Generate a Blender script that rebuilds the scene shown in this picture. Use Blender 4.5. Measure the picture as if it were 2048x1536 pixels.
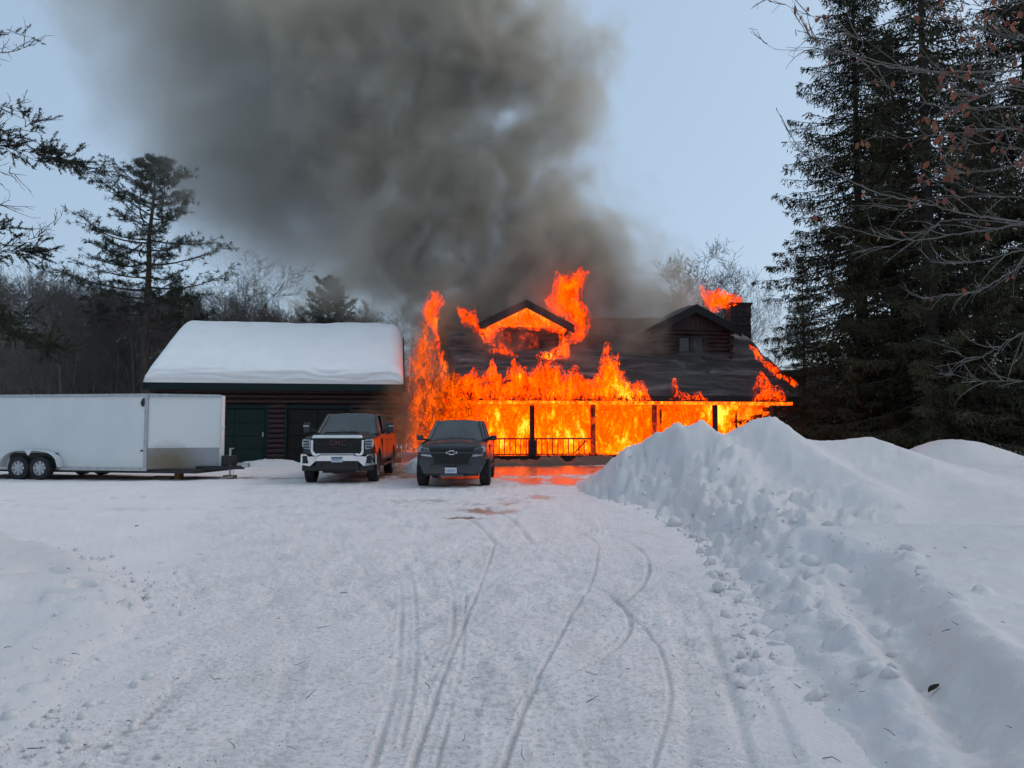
import bpy, bmesh, math, random
import numpy as np
from mathutils import Vector, Matrix

for _o in list(bpy.data.objects):
    bpy.data.objects.remove(_o)
SC = bpy.context.scene
COL = SC.collection
R = math.radians
random.seed(7)

# ------------------------------------------------------------------ camera
FPX, CX, CY, HOR, CAMZ = 1490.0, 1024.0, 768.0, 853.0, 1.6   # measured on the 2048x1536 photograph
PITCH = math.atan((HOR - CY) / FPX)
cam_d = bpy.data.cameras.new('camera')
cam_d.sensor_width = 36.0
cam_d.lens = FPX / 2048.0 * 36.0
cam_d.clip_start = 0.05
cam_d.clip_end = 3000.0
cam = bpy.data.objects.new('camera', cam_d)
cam.location = (0, 0, CAMZ)
cam.rotation_euler = (R(90) + PITCH, 0, 0)
COL.objects.link(cam)
SC.camera = cam

# ------------------------------------------------------------------ sky, sun, exposure
world = bpy.data.worlds.new('World')
SC.world = world
world.use_nodes = True
wt = world.node_tree
wt.nodes.clear()
w_out = wt.nodes.new('ShaderNodeOutputWorld')
w_sky = wt.nodes.new('ShaderNodeTexSky')
w_sky.sky_type = 'NISHITA'
w_sky.sun_disc = False
w_sky.sun_elevation = R(42)
w_sky.sun_rotation = R(75)
w_sky.air_density = 1.0
w_sky.dust_density = 3.0
w_b1 = wt.nodes.new('ShaderNodeBackground')
w_b1.inputs['Strength'].default_value = 0.05
wt.links.new(w_sky.outputs[0], w_b1.inputs['Color'])
w_b2 = wt.nodes.new('ShaderNodeBackground')           # the even veil of the overcast dusk
w_b2.inputs['Color'].default_value = (0.405, 0.540, 0.685, 1)
w_b2.inputs['Strength'].default_value = 0.785
w_add = wt.nodes.new('ShaderNodeAddShader')
wt.links.new(w_b1.outputs[0], w_add.inputs[0])
wt.links.new(w_b2.outputs[0], w_add.inputs[1])
wt.links.new(w_add.outputs[0], w_out.inputs['Surface'])

sun_d = bpy.data.lights.new('sun', 'SUN')
sun_d.energy = 0.50
sun_d.angle = R(25)
sun_d.color = (0.95, 0.97, 1.0)
sun = bpy.data.objects.new('sun', sun_d)
sun.rotation_euler = (0, R(48), R(15))
COL.objects.link(sun)

SC.view_settings.view_transform = 'Standard'
SC.view_settings.look = 'None'
SC.view_settings.exposure = 0.0
SC.view_settings.gamma = 1.0
SC.view_settings.use_curve_mapping = False
SC.render.engine = 'CYCLES'
cy = SC.cycles
cy.use_denoising = True
cy.use_adaptive_sampling = True
cy.adaptive_threshold = 0.03
cy.adaptive_min_samples = 20
cy.max_bounces = 5
cy.diffuse_bounces = 2
cy.glossy_bounces = 3
cy.transmission_bounces = 4
cy.transparent_max_bounces = 24
cy.volume_bounces = 1
cy.volume_max_steps = 192
cy.volume_step_rate = 2.0
cy.sample_clamp_indirect = 6.0

# ------------------------------------------------------------------ helpers
def at(px, py, Y):
    """the point at world depth Y that a photograph pixel (2048x1536) looks at"""
    u, v = (px - CX) / FPX, (CY - py) / FPX
    c, s = math.cos(PITCH), math.sin(PITCH)
    d = Vector((u, c - v * s, s + v * c))
    k = Y / d.y
    return Vector((d.x * k, Y, CAMZ + d.z * k))

def gnd(px, py, z=0.0):
    u, v = (px - CX) / FPX, (CY - py) / FPX
    c, s = math.cos(PITCH), math.sin(PITCH)
    d = Vector((u, c - v * s, s + v * c))
    k = (z - CAMZ) / d.z
    return Vector((d.x * k, d.y * k, z))

def _h(i, j, k, seed):
    n = (i.astype(np.int64) * 374761393 + j.astype(np.int64) * 668265263 + k.astype(np.int64) * 2147483647 + seed * 1274126177) & 0xFFFFFFFF
    n = ((n ^ (n >> 13)) * 1274126177) & 0xFFFFFFFF
    n = ((n ^ (n >> 16)) * 2246822519) & 0xFFFFFFFF
    return ((n ^ (n >> 15)) & 0xFFFFFF) / float(0xFFFFFF)

def vn(x, y, z=0.0, seed=0):
    x, y, z = np.broadcast_arrays(np.asarray(x, float), np.asarray(y, float), np.asarray(z, float))
    i, j, k = np.floor(x), np.floor(y), np.floor(z)
    fx, fy, fz = x - i, y - j, z - k
    fx, fy, fz = [t * t * t * (t * (t * 6 - 15) + 10) for t in (fx, fy, fz)]
    r = 0
    flat = np.all(z == 0)
    for a in (0, 1):
        for b in (0, 1):
            for c in ((0,) if flat else (0, 1)):
                w = (fx if a else 1 - fx) * (fy if b else 1 - fy) * (1 if flat else (fz if c else 1 - fz))
                r = r + w * _h(i + a, j + b, k + c, seed)
    return r * 2 - 1

def fbm(x, y, z=0.0, octs=4, seed=0, gain=0.5):
    r, a, f, t = 0, 1.0, 1.0, 0.0
    for o in range(octs):
        r = r + a * vn(np.asarray(x) * f + 17.3 * o, np.asarray(y) * f - 9.1 * o, (np.asarray(z) * f + (5.7 * o if not np.all(np.asarray(z) == 0) else 0)), seed + o)
        t += a
        a *= gain
        f *= 2.03
    return r / t

def sstep(a, b, x):
    t = np.clip((np.asarray(x, float) - a) / (b - a), 0, 1)
    return t * t * (3 - 2 * t)

def link(o, parent=None):
    COL.objects.link(o)
    if parent is not None:
        o.parent = parent
    return o

def npmesh(name, V, F, smooth=False):
    """mesh from numpy verts (n,3) and faces (m,3) or (m,4)"""
    V = np.asarray(V, np.float32)
    F = np.asarray(F, np.int32)
    me = bpy.data.meshes.new(name)
    me.vertices.add(len(V))
    me.vertices.foreach_set('co', V.ravel())
    k = F.shape[1]
    me.loops.add(F.size)
    me.loops.foreach_set('vertex_index', F.ravel())
    me.polygons.add(len(F))
    me.polygons.foreach_set('loop_start', np.arange(0, F.size, k, dtype=np.int32))
    me.update(calc_edges=True)
    if smooth:
        me.polygons.foreach_set('use_smooth', np.ones(len(F), bool))
    return me

def mobj(name, me, mat=None, parent=None, smooth=None):
    o = bpy.data.objects.new(name, me)
    if mat is not None:
        if len(me.materials) == 0:
            me.materials.append(mat)
    return link(o, parent)

def tag(o, label=None, cat=None, group=None, kind=None):
    if label: o['label'] = label
    if cat: o['category'] = cat
    if group: o['group'] = group
    if kind: o['kind'] = kind
    return o

def thing(name, label, cat, loc=(0, 0, 0), rz=0.0, group=None):
    e = bpy.data.objects.new(name, None)
    e.empty_display_size = 0.2
    e.location = loc
    e.rotation_euler = (0, 0, rz)
    link(e)
    return tag(e, label, cat, group)

def structure(o):
    o['kind'] = 'structure'
    return o

def copy_tree(o, parent=None):
    c = o.copy()
    COL.objects.link(c)
    c.parent = parent
    for ch in list(o.children):
        copy_tree(ch, c)
    return c

class MB:
    """collects shapes into one mesh"""
    def __init__(s):
        s.v, s.f = [], []
    def add(s, vs, fs):
        n = len(s.v)
        s.v += [tuple(p) for p in vs]
        s.f += [tuple(i + n for i in f) for f in fs]
        return s
    def box(s, x0, x1, y0, y1, z0, z1, M=None):
        vs = [Vector((x, y, z)) for z in (z0, z1) for y in (y0, y1) for x in (x0, x1)]
        if M is not None:
            vs = [M @ p for p in vs]
        return s.add(vs, [(0, 2, 3, 1), (4, 5, 7, 6), (0, 1, 5, 4), (2, 6, 7, 3), (0, 4, 6, 2), (1, 3, 7, 5)])
    def bar(s, a, b, w, h=None, up=(0, 0, 1)):
        a, b = Vector(a), Vector(b)
        h = w if h is None else h
        d = (b - a).normalized()
        x = d.cross(Vector(up))
        if x.length < 1e-4: x = d.cross(Vector((1, 0, 0)))
        x.normalize()
        y = x.cross(d)
        vs = []
        for p in (a, b):
            for sx, sy in ((-1, -1), (1, -1), (1, 1), (-1, 1)):
                vs.append(p + x * (sx * w / 2) + y * (sy * h / 2))
        return s.add(vs, [(3, 2, 1, 0), (4, 5, 6, 7), (0, 1, 5, 4), (1, 2, 6, 5), (2, 3, 7, 6), (3, 0, 4, 7)])
    def tube(s, pts, rad, n=8, caps=True):
        pts = [Vector(p) for p in pts]
        if not hasattr(rad, '__len__'): rad = [rad] * len(pts)
        vs, fs = [], []
        x = None
        for i, p in enumerate(pts):
            d = (pts[min(i + 1, len(pts) - 1)] - pts[max(i - 1, 0)]).normalized()
            if x is None:
                x = d.cross(Vector((0, 0, 1)))
                if x.length < 0.05: x = d.cross(Vector((1, 0, 0)))
            else:
                x = x - d * x.dot(d)
            x.normalize()
            y = d.cross(x)
            for k in range(n):
                a = 2 * math.pi * k / n
                vs.append(p + (x * math.cos(a) + y * math.sin(a)) * rad[i])
        for i in range(len(pts) - 1):
            for k in range(n):
                a, b = i * n + k, i * n + (k + 1) % n
                fs.append((a, b, b + n, a + n))
        if caps:
            fs.append(tuple(reversed(range(n))))
            fs.append(tuple(range((len(pts) - 1) * n, len(pts) * n)))
        return s.add(vs, fs)
    def prism(s, poly, y0, y1, axis='y'):
        """polygon of (x,z) pushed along y (or of (y,z) along x, or of (x,y) along z)"""
        n = len(poly)
        def P(a, b, c):
            return {'y': (a, c, b), 'x': (c, a, b), 'z': (a, b, c)}[axis]
        vs = [P(a, b, y0) for a, b in poly] + [P(a, b, y1) for a, b in poly]
        fs = [tuple(range(n)), tuple(reversed(range(n, 2 * n)))]
        fs += [(i, i + n, (i + 1) % n + n, (i + 1) % n) for i in range(n)]
        return s.add(vs, fs)
    def lathe(s, prof, n=24, M=None):
        """profile of (radius, x) turned about the x axis"""
        vs, fs = [], []
        for r, x in prof:
            for k in range(n):
                a = 2 * math.pi * k / n
                p = Vector((x, r * math.cos(a), r * math.sin(a)))
                vs.append(M @ p if M is not None else p)
        for i in range(len(prof) - 1):
            for k in range(n):
                a, b = i * n + k, i * n + (k + 1) % n
                fs.append((a, b, b + n, a + n))
        return s.add(vs, fs)
    def mesh(s, name, smooth=False, bevel=0.0, segs=1):
        me = bpy.data.meshes.new(name)
        me.from_pydata([tuple(p) for p in s.v], [], s.f)
        bm = bmesh.new()
        bm.from_mesh(me)
        bmesh.ops.recalc_face_normals(bm, faces=bm.faces)
        if bevel > 0:
            es = [e for e in bm.edges if len(e.link_faces) == 2 and e.calc_face_angle(0) > 0.5]
            bmesh.ops.bevel(bm, geom=es, offset=bevel, segments=segs, affect='EDGES', profile=0.6)
        if smooth:
            for f in bm.faces: f.smooth = True
            for e in bm.edges:
                if len(e.link_faces) == 2 and e.calc_face_angle(0) > R(38): e.smooth = False
        bm.to_mesh(me)
        bm.free()
        return me
    def build(s, name, mat=None, parent=None, smooth=False, bevel=0.0, segs=1):
        return mobj(name, s.mesh(name, smooth, bevel, segs), mat, parent)

# ------------------------------------------------------------------ materials
class NT:
    def __init__(s, mat):
        s.t = mat.node_tree
    def n(s, typ, **kw):
        nd = s.t.nodes.new(typ)
        for k, v in kw.items():
            if k.startswith('_'):
                setattr(nd, k[1:], v)
            else:
                key = k.replace('__', ' ')
                key = int(key[1:]) if key[0] == 'i' and key[1:].isdigit() else key
                if hasattr(v, 'bl_idname') or isinstance(v, bpy.types.NodeSocket):
                    s.t.links.new(v, nd.inputs[key])
                else:
                    nd.inputs[key].default_value = v
        return nd
    def math(s, op, a, b=None, c=None, clamp=False):
        nd = s.t.nodes.new('ShaderNodeMath')
        nd.operation = op
        nd.use_clamp = clamp
        for i, v in enumerate((a, b, c)):
            if v is None: continue
            if isinstance(v, (int, float)): nd.inputs[i].default_value = v
            else: s.t.links.new(v, nd.inputs[i])
        return nd.outputs[0]
    def ramp(s, fac, stops, interp='LINEAR'):
        nd = s.t.nodes.new('ShaderNodeValToRGB')
        nd.color_ramp.interpolation = interp
        el = nd.color_ramp.elements
        while len(el) < len(stops): el.new(0.5)
        for e, (p, c) in zip(el, stops):
            e.position = p
            e.color = (*c, 1) if len(c) == 3 else c
        s.t.links.new(fac, nd.inputs[0])
        return nd
    def mix(s, fac, a, b, blend='MIX'):
        nd = s.t.nodes.new('ShaderNodeMix')
        nd.data_type = 'RGBA'
        nd.blend_type = blend
        for i, v in ((0, fac), (6, a), (7, b)):
            if isinstance(v, (int, float)): nd.inputs[i].default_value = v
            elif isinstance(v, tuple): nd.inputs[i].default_value = (*v, 1) if len(v) == 3 else v
            else: s.t.links.new(v, nd.inputs[i])
        return nd.outputs[2]
    def noise(s, vec, scale, detail=4, rough=0.55, dist=0.0, out=0):
        nd = s.t.nodes.new('ShaderNodeTexNoise')
        nd.inputs['Scale'].default_value = scale
        nd.inputs['Detail'].default_value = detail
        nd.inputs['Roughness'].default_value = rough
        nd.inputs['Distortion'].default_value = dist
        if vec is not None: s.t.links.new(vec, nd.inputs['Vector'])
        return nd.outputs[out]
    def obco(s, scale=None):
        tc = s.t.nodes.new('ShaderNodeTexCoord')
        o = tc.outputs['Object']
        if scale is None: return o
        m = s.t.nodes.new('ShaderNodeMapping')
        m.inputs['Scale'].default_value = scale
        s.t.links.new(o, m.inputs['Vector'])
        return m.outputs[0]
    def geo(s, scale=None):
        g = s.t.nodes.new('ShaderNodeNewGeometry')
        o = g.outputs['Position']
        if scale is None: return o
        m = s.t.nodes.new('ShaderNodeMapping')
        m.inputs['Scale'].default_value = scale
        s.t.links.new(o, m.inputs['Vector'])
        return m.outputs[0]
    def bump(s, h, strength=0.5, dist=0.02):
        b = s.t.nodes.new('ShaderNodeBump')
        b.inputs['Strength'].default_value = strength
        b.inputs['Distance'].default_value = dist
        s.t.links.new(h, b.inputs['Height'])
        return b.outputs[0]

def new_mat(name):
    m = bpy.data.materials.new(name)
    m.use_nodes = True
    m.node_tree.nodes.clear()
    T = NT(m)
    out = m.node_tree.nodes.new('ShaderNodeOutputMaterial')
    T.out = out
    return m, T

def pbr(name, col, rough=0.6, metal=0.0, var=0.25, nscale=6.0, bump=0.0, bscale=40.0, spec=0.5, coat=0.0, stretch=None, detail=5, world_co=False):
    """a plain surface whose colour varies a little from place to place"""
    m, T = new_mat(name)
    vec = T.geo(stretch) if world_co else T.obco(stretch)
    nz = T.noise(vec, nscale, detail, 0.6)
    lo = tuple(max(0.0, c * (1 - var)) for c in col)
    hi = tuple(min(1.0, c * (1 + var)) for c in col)
    rp = T.ramp(nz, [(0.3, lo), (0.7, hi)])
    p = T.n('ShaderNodeBsdfPrincipled', Metallic=metal, Roughness=rough)
    p.inputs['Specular IOR Level'].default_value = spec
    p.inputs['Coat Weight'].default_value = coat
    T.t.links.new(rp.outputs[0], p.inputs['Base Color'])
    if bump > 0:
        T.t.links.new(T.bump(T.noise(vec, bscale, 4), bump, 0.02), p.inputs['Normal'])
    T.t.links.new(p.outputs[0], T.out.inputs['Surface'])
    m['p'] = p.name
    return m
# ------------------------------------------------------------------ snow materials
def snow_mat(name, col=(0.665, 0.64, 0.625), dirty=(0.42, 0.36, 0.25), bump=0.35, wetmix=False):
    m, T = new_mat(name)
    P = T.geo()
    big = T.noise(P, 0.9, 3, 0.5)
    base = T.ramp(big, [(0.3, tuple(c * 0.94 for c in col)), (0.7, col)]).outputs[0]
    # straw-coloured grit trodden into the packed snow
    grit = T.noise(P, 26.0, 5, 0.7)
    area = T.noise(P, 0.75, 4, 0.6)
    area = T.math('MULTIPLY_ADD', area, 5.0, -2.9, clamp=True)
    gm = T.math('MULTIPLY_ADD', grit, 9.0, -4.5, clamp=True)
    p = T.n('ShaderNodeBsdfPrincipled', Roughness=0.62)
    p.inputs['Specular IOR Level'].default_value = 0.3
    h = T.noise(P, 30.0, 6, 0.72)
    if wetmix:
        dirt = T.n('ShaderNodeAttribute', _attribute_name='dirt').outputs['Fac']
        wet = T.n('ShaderNodeAttribute', _attribute_name='wet').outputs['Fac']
        pk = T.n('ShaderNodeAttribute', _attribute_name='packed').outputs['Fac']
        d = T.math('MULTIPLY', T.math('MAXIMUM', T.math('MULTIPLY', area, 0.45), dirt), gm)
        d = T.math('MULTIPLY', d, T.math('MAXIMUM', pk, dirt))
        base = T.mix(T.math('MULTIPLY', d, 0.75), base, dirty)
        # fine grey grain: dirt, and pit shading put into the colour of driven-over snow
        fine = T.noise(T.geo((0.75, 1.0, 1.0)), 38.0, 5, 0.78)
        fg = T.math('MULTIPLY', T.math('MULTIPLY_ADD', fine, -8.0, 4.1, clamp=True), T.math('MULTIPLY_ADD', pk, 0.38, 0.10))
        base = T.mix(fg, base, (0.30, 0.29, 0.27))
        blot = T.noise(T.geo((1.0, 0.45, 1.0)), 2.6, 5, 0.65)
        base = T.mix(T.math('MULTIPLY', T.math('MULTIPLY_ADD', blot, -5.0, 2.6, clamp=True), T.math('MULTIPLY', pk, 0.26)), base, (0.40, 0.375, 0.34))
        trk = T.n('ShaderNodeAttribute', _attribute_name='rut').outputs['Fac']
        base = T.mix(T.math('MULTIPLY', trk, 0.32), base, (0.36, 0.36, 0.365))
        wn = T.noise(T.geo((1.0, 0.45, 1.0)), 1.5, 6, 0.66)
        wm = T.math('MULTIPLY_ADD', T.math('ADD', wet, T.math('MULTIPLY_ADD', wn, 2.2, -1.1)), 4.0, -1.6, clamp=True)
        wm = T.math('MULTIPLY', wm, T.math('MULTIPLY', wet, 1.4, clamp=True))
        base = T.mix(wm, base, T.mix(T.math('MULTIPLY_ADD', wn, 3.0, -1.0, clamp=True), (0.05, 0.036, 0.028), (0.30, 0.21, 0.13)))  # wet slush, its brown also chosen to carry the fire's orange glow
        T.t.links.new(T.math('MULTIPLY_ADD', wm, -0.36, 0.64), p.inputs['Roughness'])
        T.t.links.new(T.math('MULTIPLY_ADD', wm, 0.45, 0.3), p.inputs['Specular IOR Level'])
        bs = T.n('ShaderNodeBump', Distance=0.03, Height=h)
        T.t.links.new(T.math('MULTIPLY_ADD', wm, -0.8 * bump, bump), bs.inputs['Strength'])
        nrm = bs.outputs[0]
    else:
        sp = T.math('MULTIPLY', T.math('MULTIPLY', area, gm), 0.22)
        base = T.mix(sp, base, dirty)
        nrm = T.bump(T.math('MULTIPLY_ADD', T.noise(P, 9.0, 5, 0.65), 1.6, h), bump * 0.8, 0.03)
    T.t.links.new(nrm, p.inputs['Normal'])
    T.t.links.new(base, p.inputs['Base Color'])
    T.t.links.new(p.outputs[0], T.out.inputs['Surface'])
    return m

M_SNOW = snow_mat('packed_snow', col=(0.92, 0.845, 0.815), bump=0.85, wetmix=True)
M_BANK = snow_mat('bank_snow', col=(0.70, 0.66, 0.64), bump=0.55)
M_SLUSH = snow_mat('shaded_dirty_slush', col=(0.17, 0.105, 0.07), bump=0.6)  # dirty snow, with the heaps' backlit dark fronts painted into its brown

# ------------------------------------------------------------------ drive, tracks
def smooth_line(pts, n=60):
    pts = [np.array(p[:2], float) for p in pts]
    P = [2 * pts[0] - pts[1]] + pts + [2 * pts[-1] - pts[-2]]
    out = []
    per = max(2, n // (len(pts) - 1))
    for i in range(1, len(P) - 2):
        for k in range(per):
            t = k / per
            p0, p1, p2, p3 = P[i - 1], P[i], P[i + 1], P[i + 2]
            out.append(0.5 * ((2 * p1) + (-p0 + p2) * t + (2 * p0 - 5 * p1 + 4 * p2 - p3) * t * t + (-p0 + 3 * p1 - 3 * p2 + p3) * t ** 3))
    out.append(P[-2])
    return np.array(out)

def line_dist(X, Y, L, maxd=0.5):
    """distance to a polyline and arc length along it; far points get maxd"""
    D = np.full(X.shape, maxd)
    S = np.zeros(X.shape)
    acc = 0.0
    for a, b in zip(L[:-1], L[1:]):
        seg = b - a
        ln = np.hypot(*seg)
        if ln < 1e-6: continue
        lo, hi = np.minimum(a, b) - maxd, np.maximum(a, b) + maxd
        m = (X > lo[0]) & (X < hi[0]) & (Y > lo[1]) & (Y < hi[1])
        if m.any():
            x, y = X[m], Y[m]
            t = np.clip(((x - a[0]) * seg[0] + (y - a[1]) * seg[1]) / ln ** 2, 0, 1)
            d = np.hypot(x - a[0] - t * seg[0], y - a[1] - t * seg[1])
            cur = D[m]
            better = d < cur
            cur[better] = d[better]
            D[m] = cur
            sc = S[m]
            sc[better] = (acc + t * ln)[better]
            S[m] = sc
        acc += ln
    return D, S

def px_line(pp, z=0.0):
    return smooth_line([gnd(x, y, z) for x, y in pp])

TRACKS = [  # (pixel line, half width, depth)
    ([(989, 1080), (977, 1128), (937, 1225), (900, 1317), (872, 1385), (820, 1536)], 0.035, 0.020),
    ([(932, 1189), (925, 1305), (908, 1385), (868, 1536)], 0.03, 0.014),
    ([(896, 1157), (907, 1200), (902, 1281), (880, 1330)], 0.04, 0.014),
    ([(800, 1169), (804, 1200), (794, 1341), (764, 1461), (740, 1536)], 0.04, 0.014),
    ([(826, 1160), (831, 1210), (832, 1305), (826, 1373), (802, 1490)], 0.03, 0.012),
    ([(1121, 1046), (1189, 1080), (1193, 1120), (1181, 1169), (1145, 1225), (1105, 1301), (1061, 1381), (1001, 1536)], 0.035, 0.018),
    ([(1141, 1052), (1221, 1068), (1278, 1096), (1298, 1137), (1278, 1177), (1249, 1203)], 0.05, 0.022),
    ([(1187, 1171), (1229, 1197), (1256, 1229), (1258, 1261), (1233, 1293), (1177, 1329), (1101, 1365), (1045, 1385), (909, 1425)], 0.045, 0.026),
    ([(1258, 1225), (1306, 1277), (1334, 1345), (1338, 1417), (1302, 1534)], 0.03, 0.016),
    ([(1197, 1096), (1302, 1129), (1400, 1165), (1470, 1190)], 0.03, 0.014),
    ([(1205, 1104), (1300, 1137), (1395, 1174)], 0.02, 0.012),
    ([(946, 1252), (990, 1228)], 0.03, 0.014),
    ([(849, 1316), (905, 1274)], 0.035, 0.016),
    ([(0, 1002), (90, 1000), (190, 996), (290, 992)], 0.10, 0.03),
    ([(100, 1030), (300, 1020), (480, 1012)], 0.08, 0.02),
    ([(180, 1490), (260, 1450), (330, 1400)], 0.05, 0.02),
    ([(-60, 1004), (120, 1016), (420, 1018), (640, 1006)], 0.12, 0.02),
    ([(650, 1000), (800, 1010), (930, 1035), (1000, 1090)], 0.10, 0.02),
    ([(760, 996), (900, 1005), (1010, 1030), (1070, 1090)], 0.10, 0.02),
]
RIB = [  # ribbed tread bands: pixel line, half width
    ([(1360, 1180), (1395, 1290), (1420, 1400), (1440, 1540)], 0.16),
    ([(1430, 1240), (1480, 1340), (1520, 1440), (1560, 1540)], 0.13),
]

def fan(smin, smax, ncol, rows):
    s = np.linspace(smin, smax, ncol)
    Yg, Sg = np.meshgrid(rows, s, indexing='ij')
    return Sg * Yg, Yg

def fan_faces(nr, nc):
    i = np.arange(nr - 1)[:, None] * nc + np.arange(nc - 1)[None, :]
    i = i.ravel()
    return np.stack([i, i + 1, i + nc + 1, i + nc], 1)

WETS = [  # puddles, meltwater and dark patches under the vehicles: (x, y, radius x, radius y, strength)
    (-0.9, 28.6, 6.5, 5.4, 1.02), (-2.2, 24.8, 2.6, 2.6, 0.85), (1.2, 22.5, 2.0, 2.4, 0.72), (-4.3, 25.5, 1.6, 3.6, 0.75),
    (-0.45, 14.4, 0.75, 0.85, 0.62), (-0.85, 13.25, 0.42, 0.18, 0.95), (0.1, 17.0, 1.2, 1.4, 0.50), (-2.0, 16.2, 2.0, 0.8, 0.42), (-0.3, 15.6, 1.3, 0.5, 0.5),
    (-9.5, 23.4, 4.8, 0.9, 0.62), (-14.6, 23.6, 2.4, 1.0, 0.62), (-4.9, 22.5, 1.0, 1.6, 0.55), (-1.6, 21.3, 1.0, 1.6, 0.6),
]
rowsY = np.concatenate([1.0 / np.linspace(1 / 1.9, 1 / 60.0, 520), np.geomspace(62, 700, 30)])
GX, GY = fan(-0.92, 0.92, 860, rowsY)
rut = np.zeros_like(GX)
near = sstep(26, 8, GY)
packed = sstep(-0.6, 0.3, 1.9 - np.abs(GX + 0.45) + 0.30 * (GY - 4) + 0.5 * fbm(GX * 0.8, GY * 0.8, seed=3))
Z = 0.035 * fbm(GX * 0.35, GY * 0.35, octs=3, seed=11)
pit = fbm(GX * 7.0, GY * 9.0, octs=4, seed=21, gain=0.6)
patch = sstep(-0.25, 0.35, fbm(GX * 0.55, GY * 0.4, octs=3, seed=31))
Z += (0.030 * pit - 0.030 * np.abs(fbm(GX * 4.0, GY * 6.0, octs=3, seed=41))) * (0.25 + 0.75 * patch) * (0.35 + 0.65 * packed)
Z += 0.02 * fbm(GX * 1.6, GY * 1.6, octs=3, seed=51) * (1 - packed)
rng = np.random.default_rng(5)
for pp, hw, dp in TRACKS:
    L = px_line(pp)
    D, S = line_dist(GX, GY, L, 0.45)
    wob = 0.6 + 0.6 * sstep(-0.5, 0.3, vn(S * 1.3, 0 * S + hw * 100, seed=9))
    hw = 0.36 * hw + 0.004
    dp = 0.75 * dp
    rut = np.maximum(rut, wob * np.exp(-(D / (0.8 * hw)) ** 2) * np.clip(dp / 0.012, 0.3, 1.0))
    Z += -1.25 * dp * wob * np.exp(-(D / hw) ** 2) + 0.4 * dp * wob * np.exp(-((D - 1.9 * hw) / (0.6 * hw)) ** 2)
tr_rng = random.Random(17)
for k in range(22):                                   # older tyre lines, shallow and half trodden out
    x0, x1 = tr_rng.uniform(-2.6, 1.6), tr_rng.uniform(-5.5, 1.4)
    xm = (x0 + x1) / 2 + tr_rng.uniform(-0.9, 0.9)
    L0 = smooth_line([(x0, 2.2), (x0 * .8 + xm * .2, 5.0), (xm, 9.0), (x1, 17.0)], 60)
    for off in (0.0, 1.55):
        D, S = line_dist(GX, GY, L0 + np.array([off - .8, 0.0]), 0.30)
        on = sstep(-0.1, 0.35, vn(S * 0.45, 0 * S + k * 3.7 + off, seed=19))
        lug = 0.5 + 0.5 * np.sin(S * 2 * math.pi / 0.075 + 14 * D)
        Z -= on * 0.014 * lug * sstep(0.10, 0.06, D)
for pp, hw in RIB:
    L = px_line(pp)
    D, S = line_dist(GX, GY, L, 0.6)
    inb = sstep(hw + 0.04, hw - 0.03, D)
    lug = np.maximum(0, np.sin(S * 2 * math.pi / 0.085 + 2.0 * D / hw))
    Z += inb * (-0.030 + 0.032 * lug * (0.55 + 0.45 * vn(GX * 3, GY * 3, seed=13)))
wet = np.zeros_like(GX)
_EL = np.array([(1.5, -2.2), (3, -2.3), (4.4, -2.5), (5.4, -2.75), (6.2, -2.95), (7.3, -3.45), (8.2, -4.3), (9.3, -5.25), (10.4, -6.5), (12, -9), (16, -16)])
_ER = np.array([(1.5, 0.75), (3.5, 1.15), (5, 1.45), (7, 1.95), (10, 2.45), (12, 2.6), (14, 2.35), (17, 1.95), (19.5, 1.45), (21.5, 2.2), (24, 4.5), (26, 6.5), (30, 9)])
packed = packed * sstep(0.35, -0.45, GX - np.interp(GY, _ER[:, 0], _ER[:, 1]) + 0.25 * fbm(GX * 2, GY * 2, octs=3, seed=14)) * sstep(-0.3, 0.6, GX - np.interp(GY, _EL[:, 0], _EL[:, 1]) + 0.25 * fbm(GX * 2, GY * 2, octs=3, seed=15))
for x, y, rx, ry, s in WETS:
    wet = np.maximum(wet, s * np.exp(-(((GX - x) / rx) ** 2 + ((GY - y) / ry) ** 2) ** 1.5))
Z -= 0.02 * sstep(0.3, 0.8, wet)
dirt = np.zeros_like(GX)
for px, py, r, s in [(495, 1352, 0.16, 1.0), (520, 1350, 0.12, .8), (380, 1452, 0.12, 0.8), (405, 1320, .08, .6), (1085, 1400, 0.13, 0.9), (1070, 1396, .08, .8), (1330, 1385, 0.25, 0.6), (1350, 1450, 0.2, 0.6), (600, 1108, 0.4, 0.5),
                     (590, 1170, .3, .4), (1210, 1200, 0.2, .5), (855, 1352, .15, .7), (940, 1130, .4, .35), (1380, 1330, .3, .5)]:
    g = gnd(px, py)
    dirt = np.maximum(dirt, s * np.exp(-(((GX - g.x) ** 2 + (GY - g.y) ** 2) / r ** 2)))
V = np.stack([GX, GY, Z], -1).reshape(-1, 3)
me = npmesh('snow_ground', V, fan_faces(*GX.shape), True)
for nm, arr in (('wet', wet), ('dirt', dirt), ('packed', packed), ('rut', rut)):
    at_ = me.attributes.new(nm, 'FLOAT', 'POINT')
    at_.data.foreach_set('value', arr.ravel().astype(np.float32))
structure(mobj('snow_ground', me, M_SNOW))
# the same snow going on to the horizon all round, a little lower
me = npmesh('snow_field', [(-900, -300, -0.25), (900, -300, -0.25), (900, 1200, -0.25), (-900, 1200, -0.25)], [(0, 1, 2, 3)])
structure(mobj('snow_field', me, M_BANK))

# ------------------------------------------------------------------ ploughed banks
def interp(pts, x):
    a = np.array(pts, float)
    return np.interp(x, a[:, 0], a[:, 1])

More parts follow.
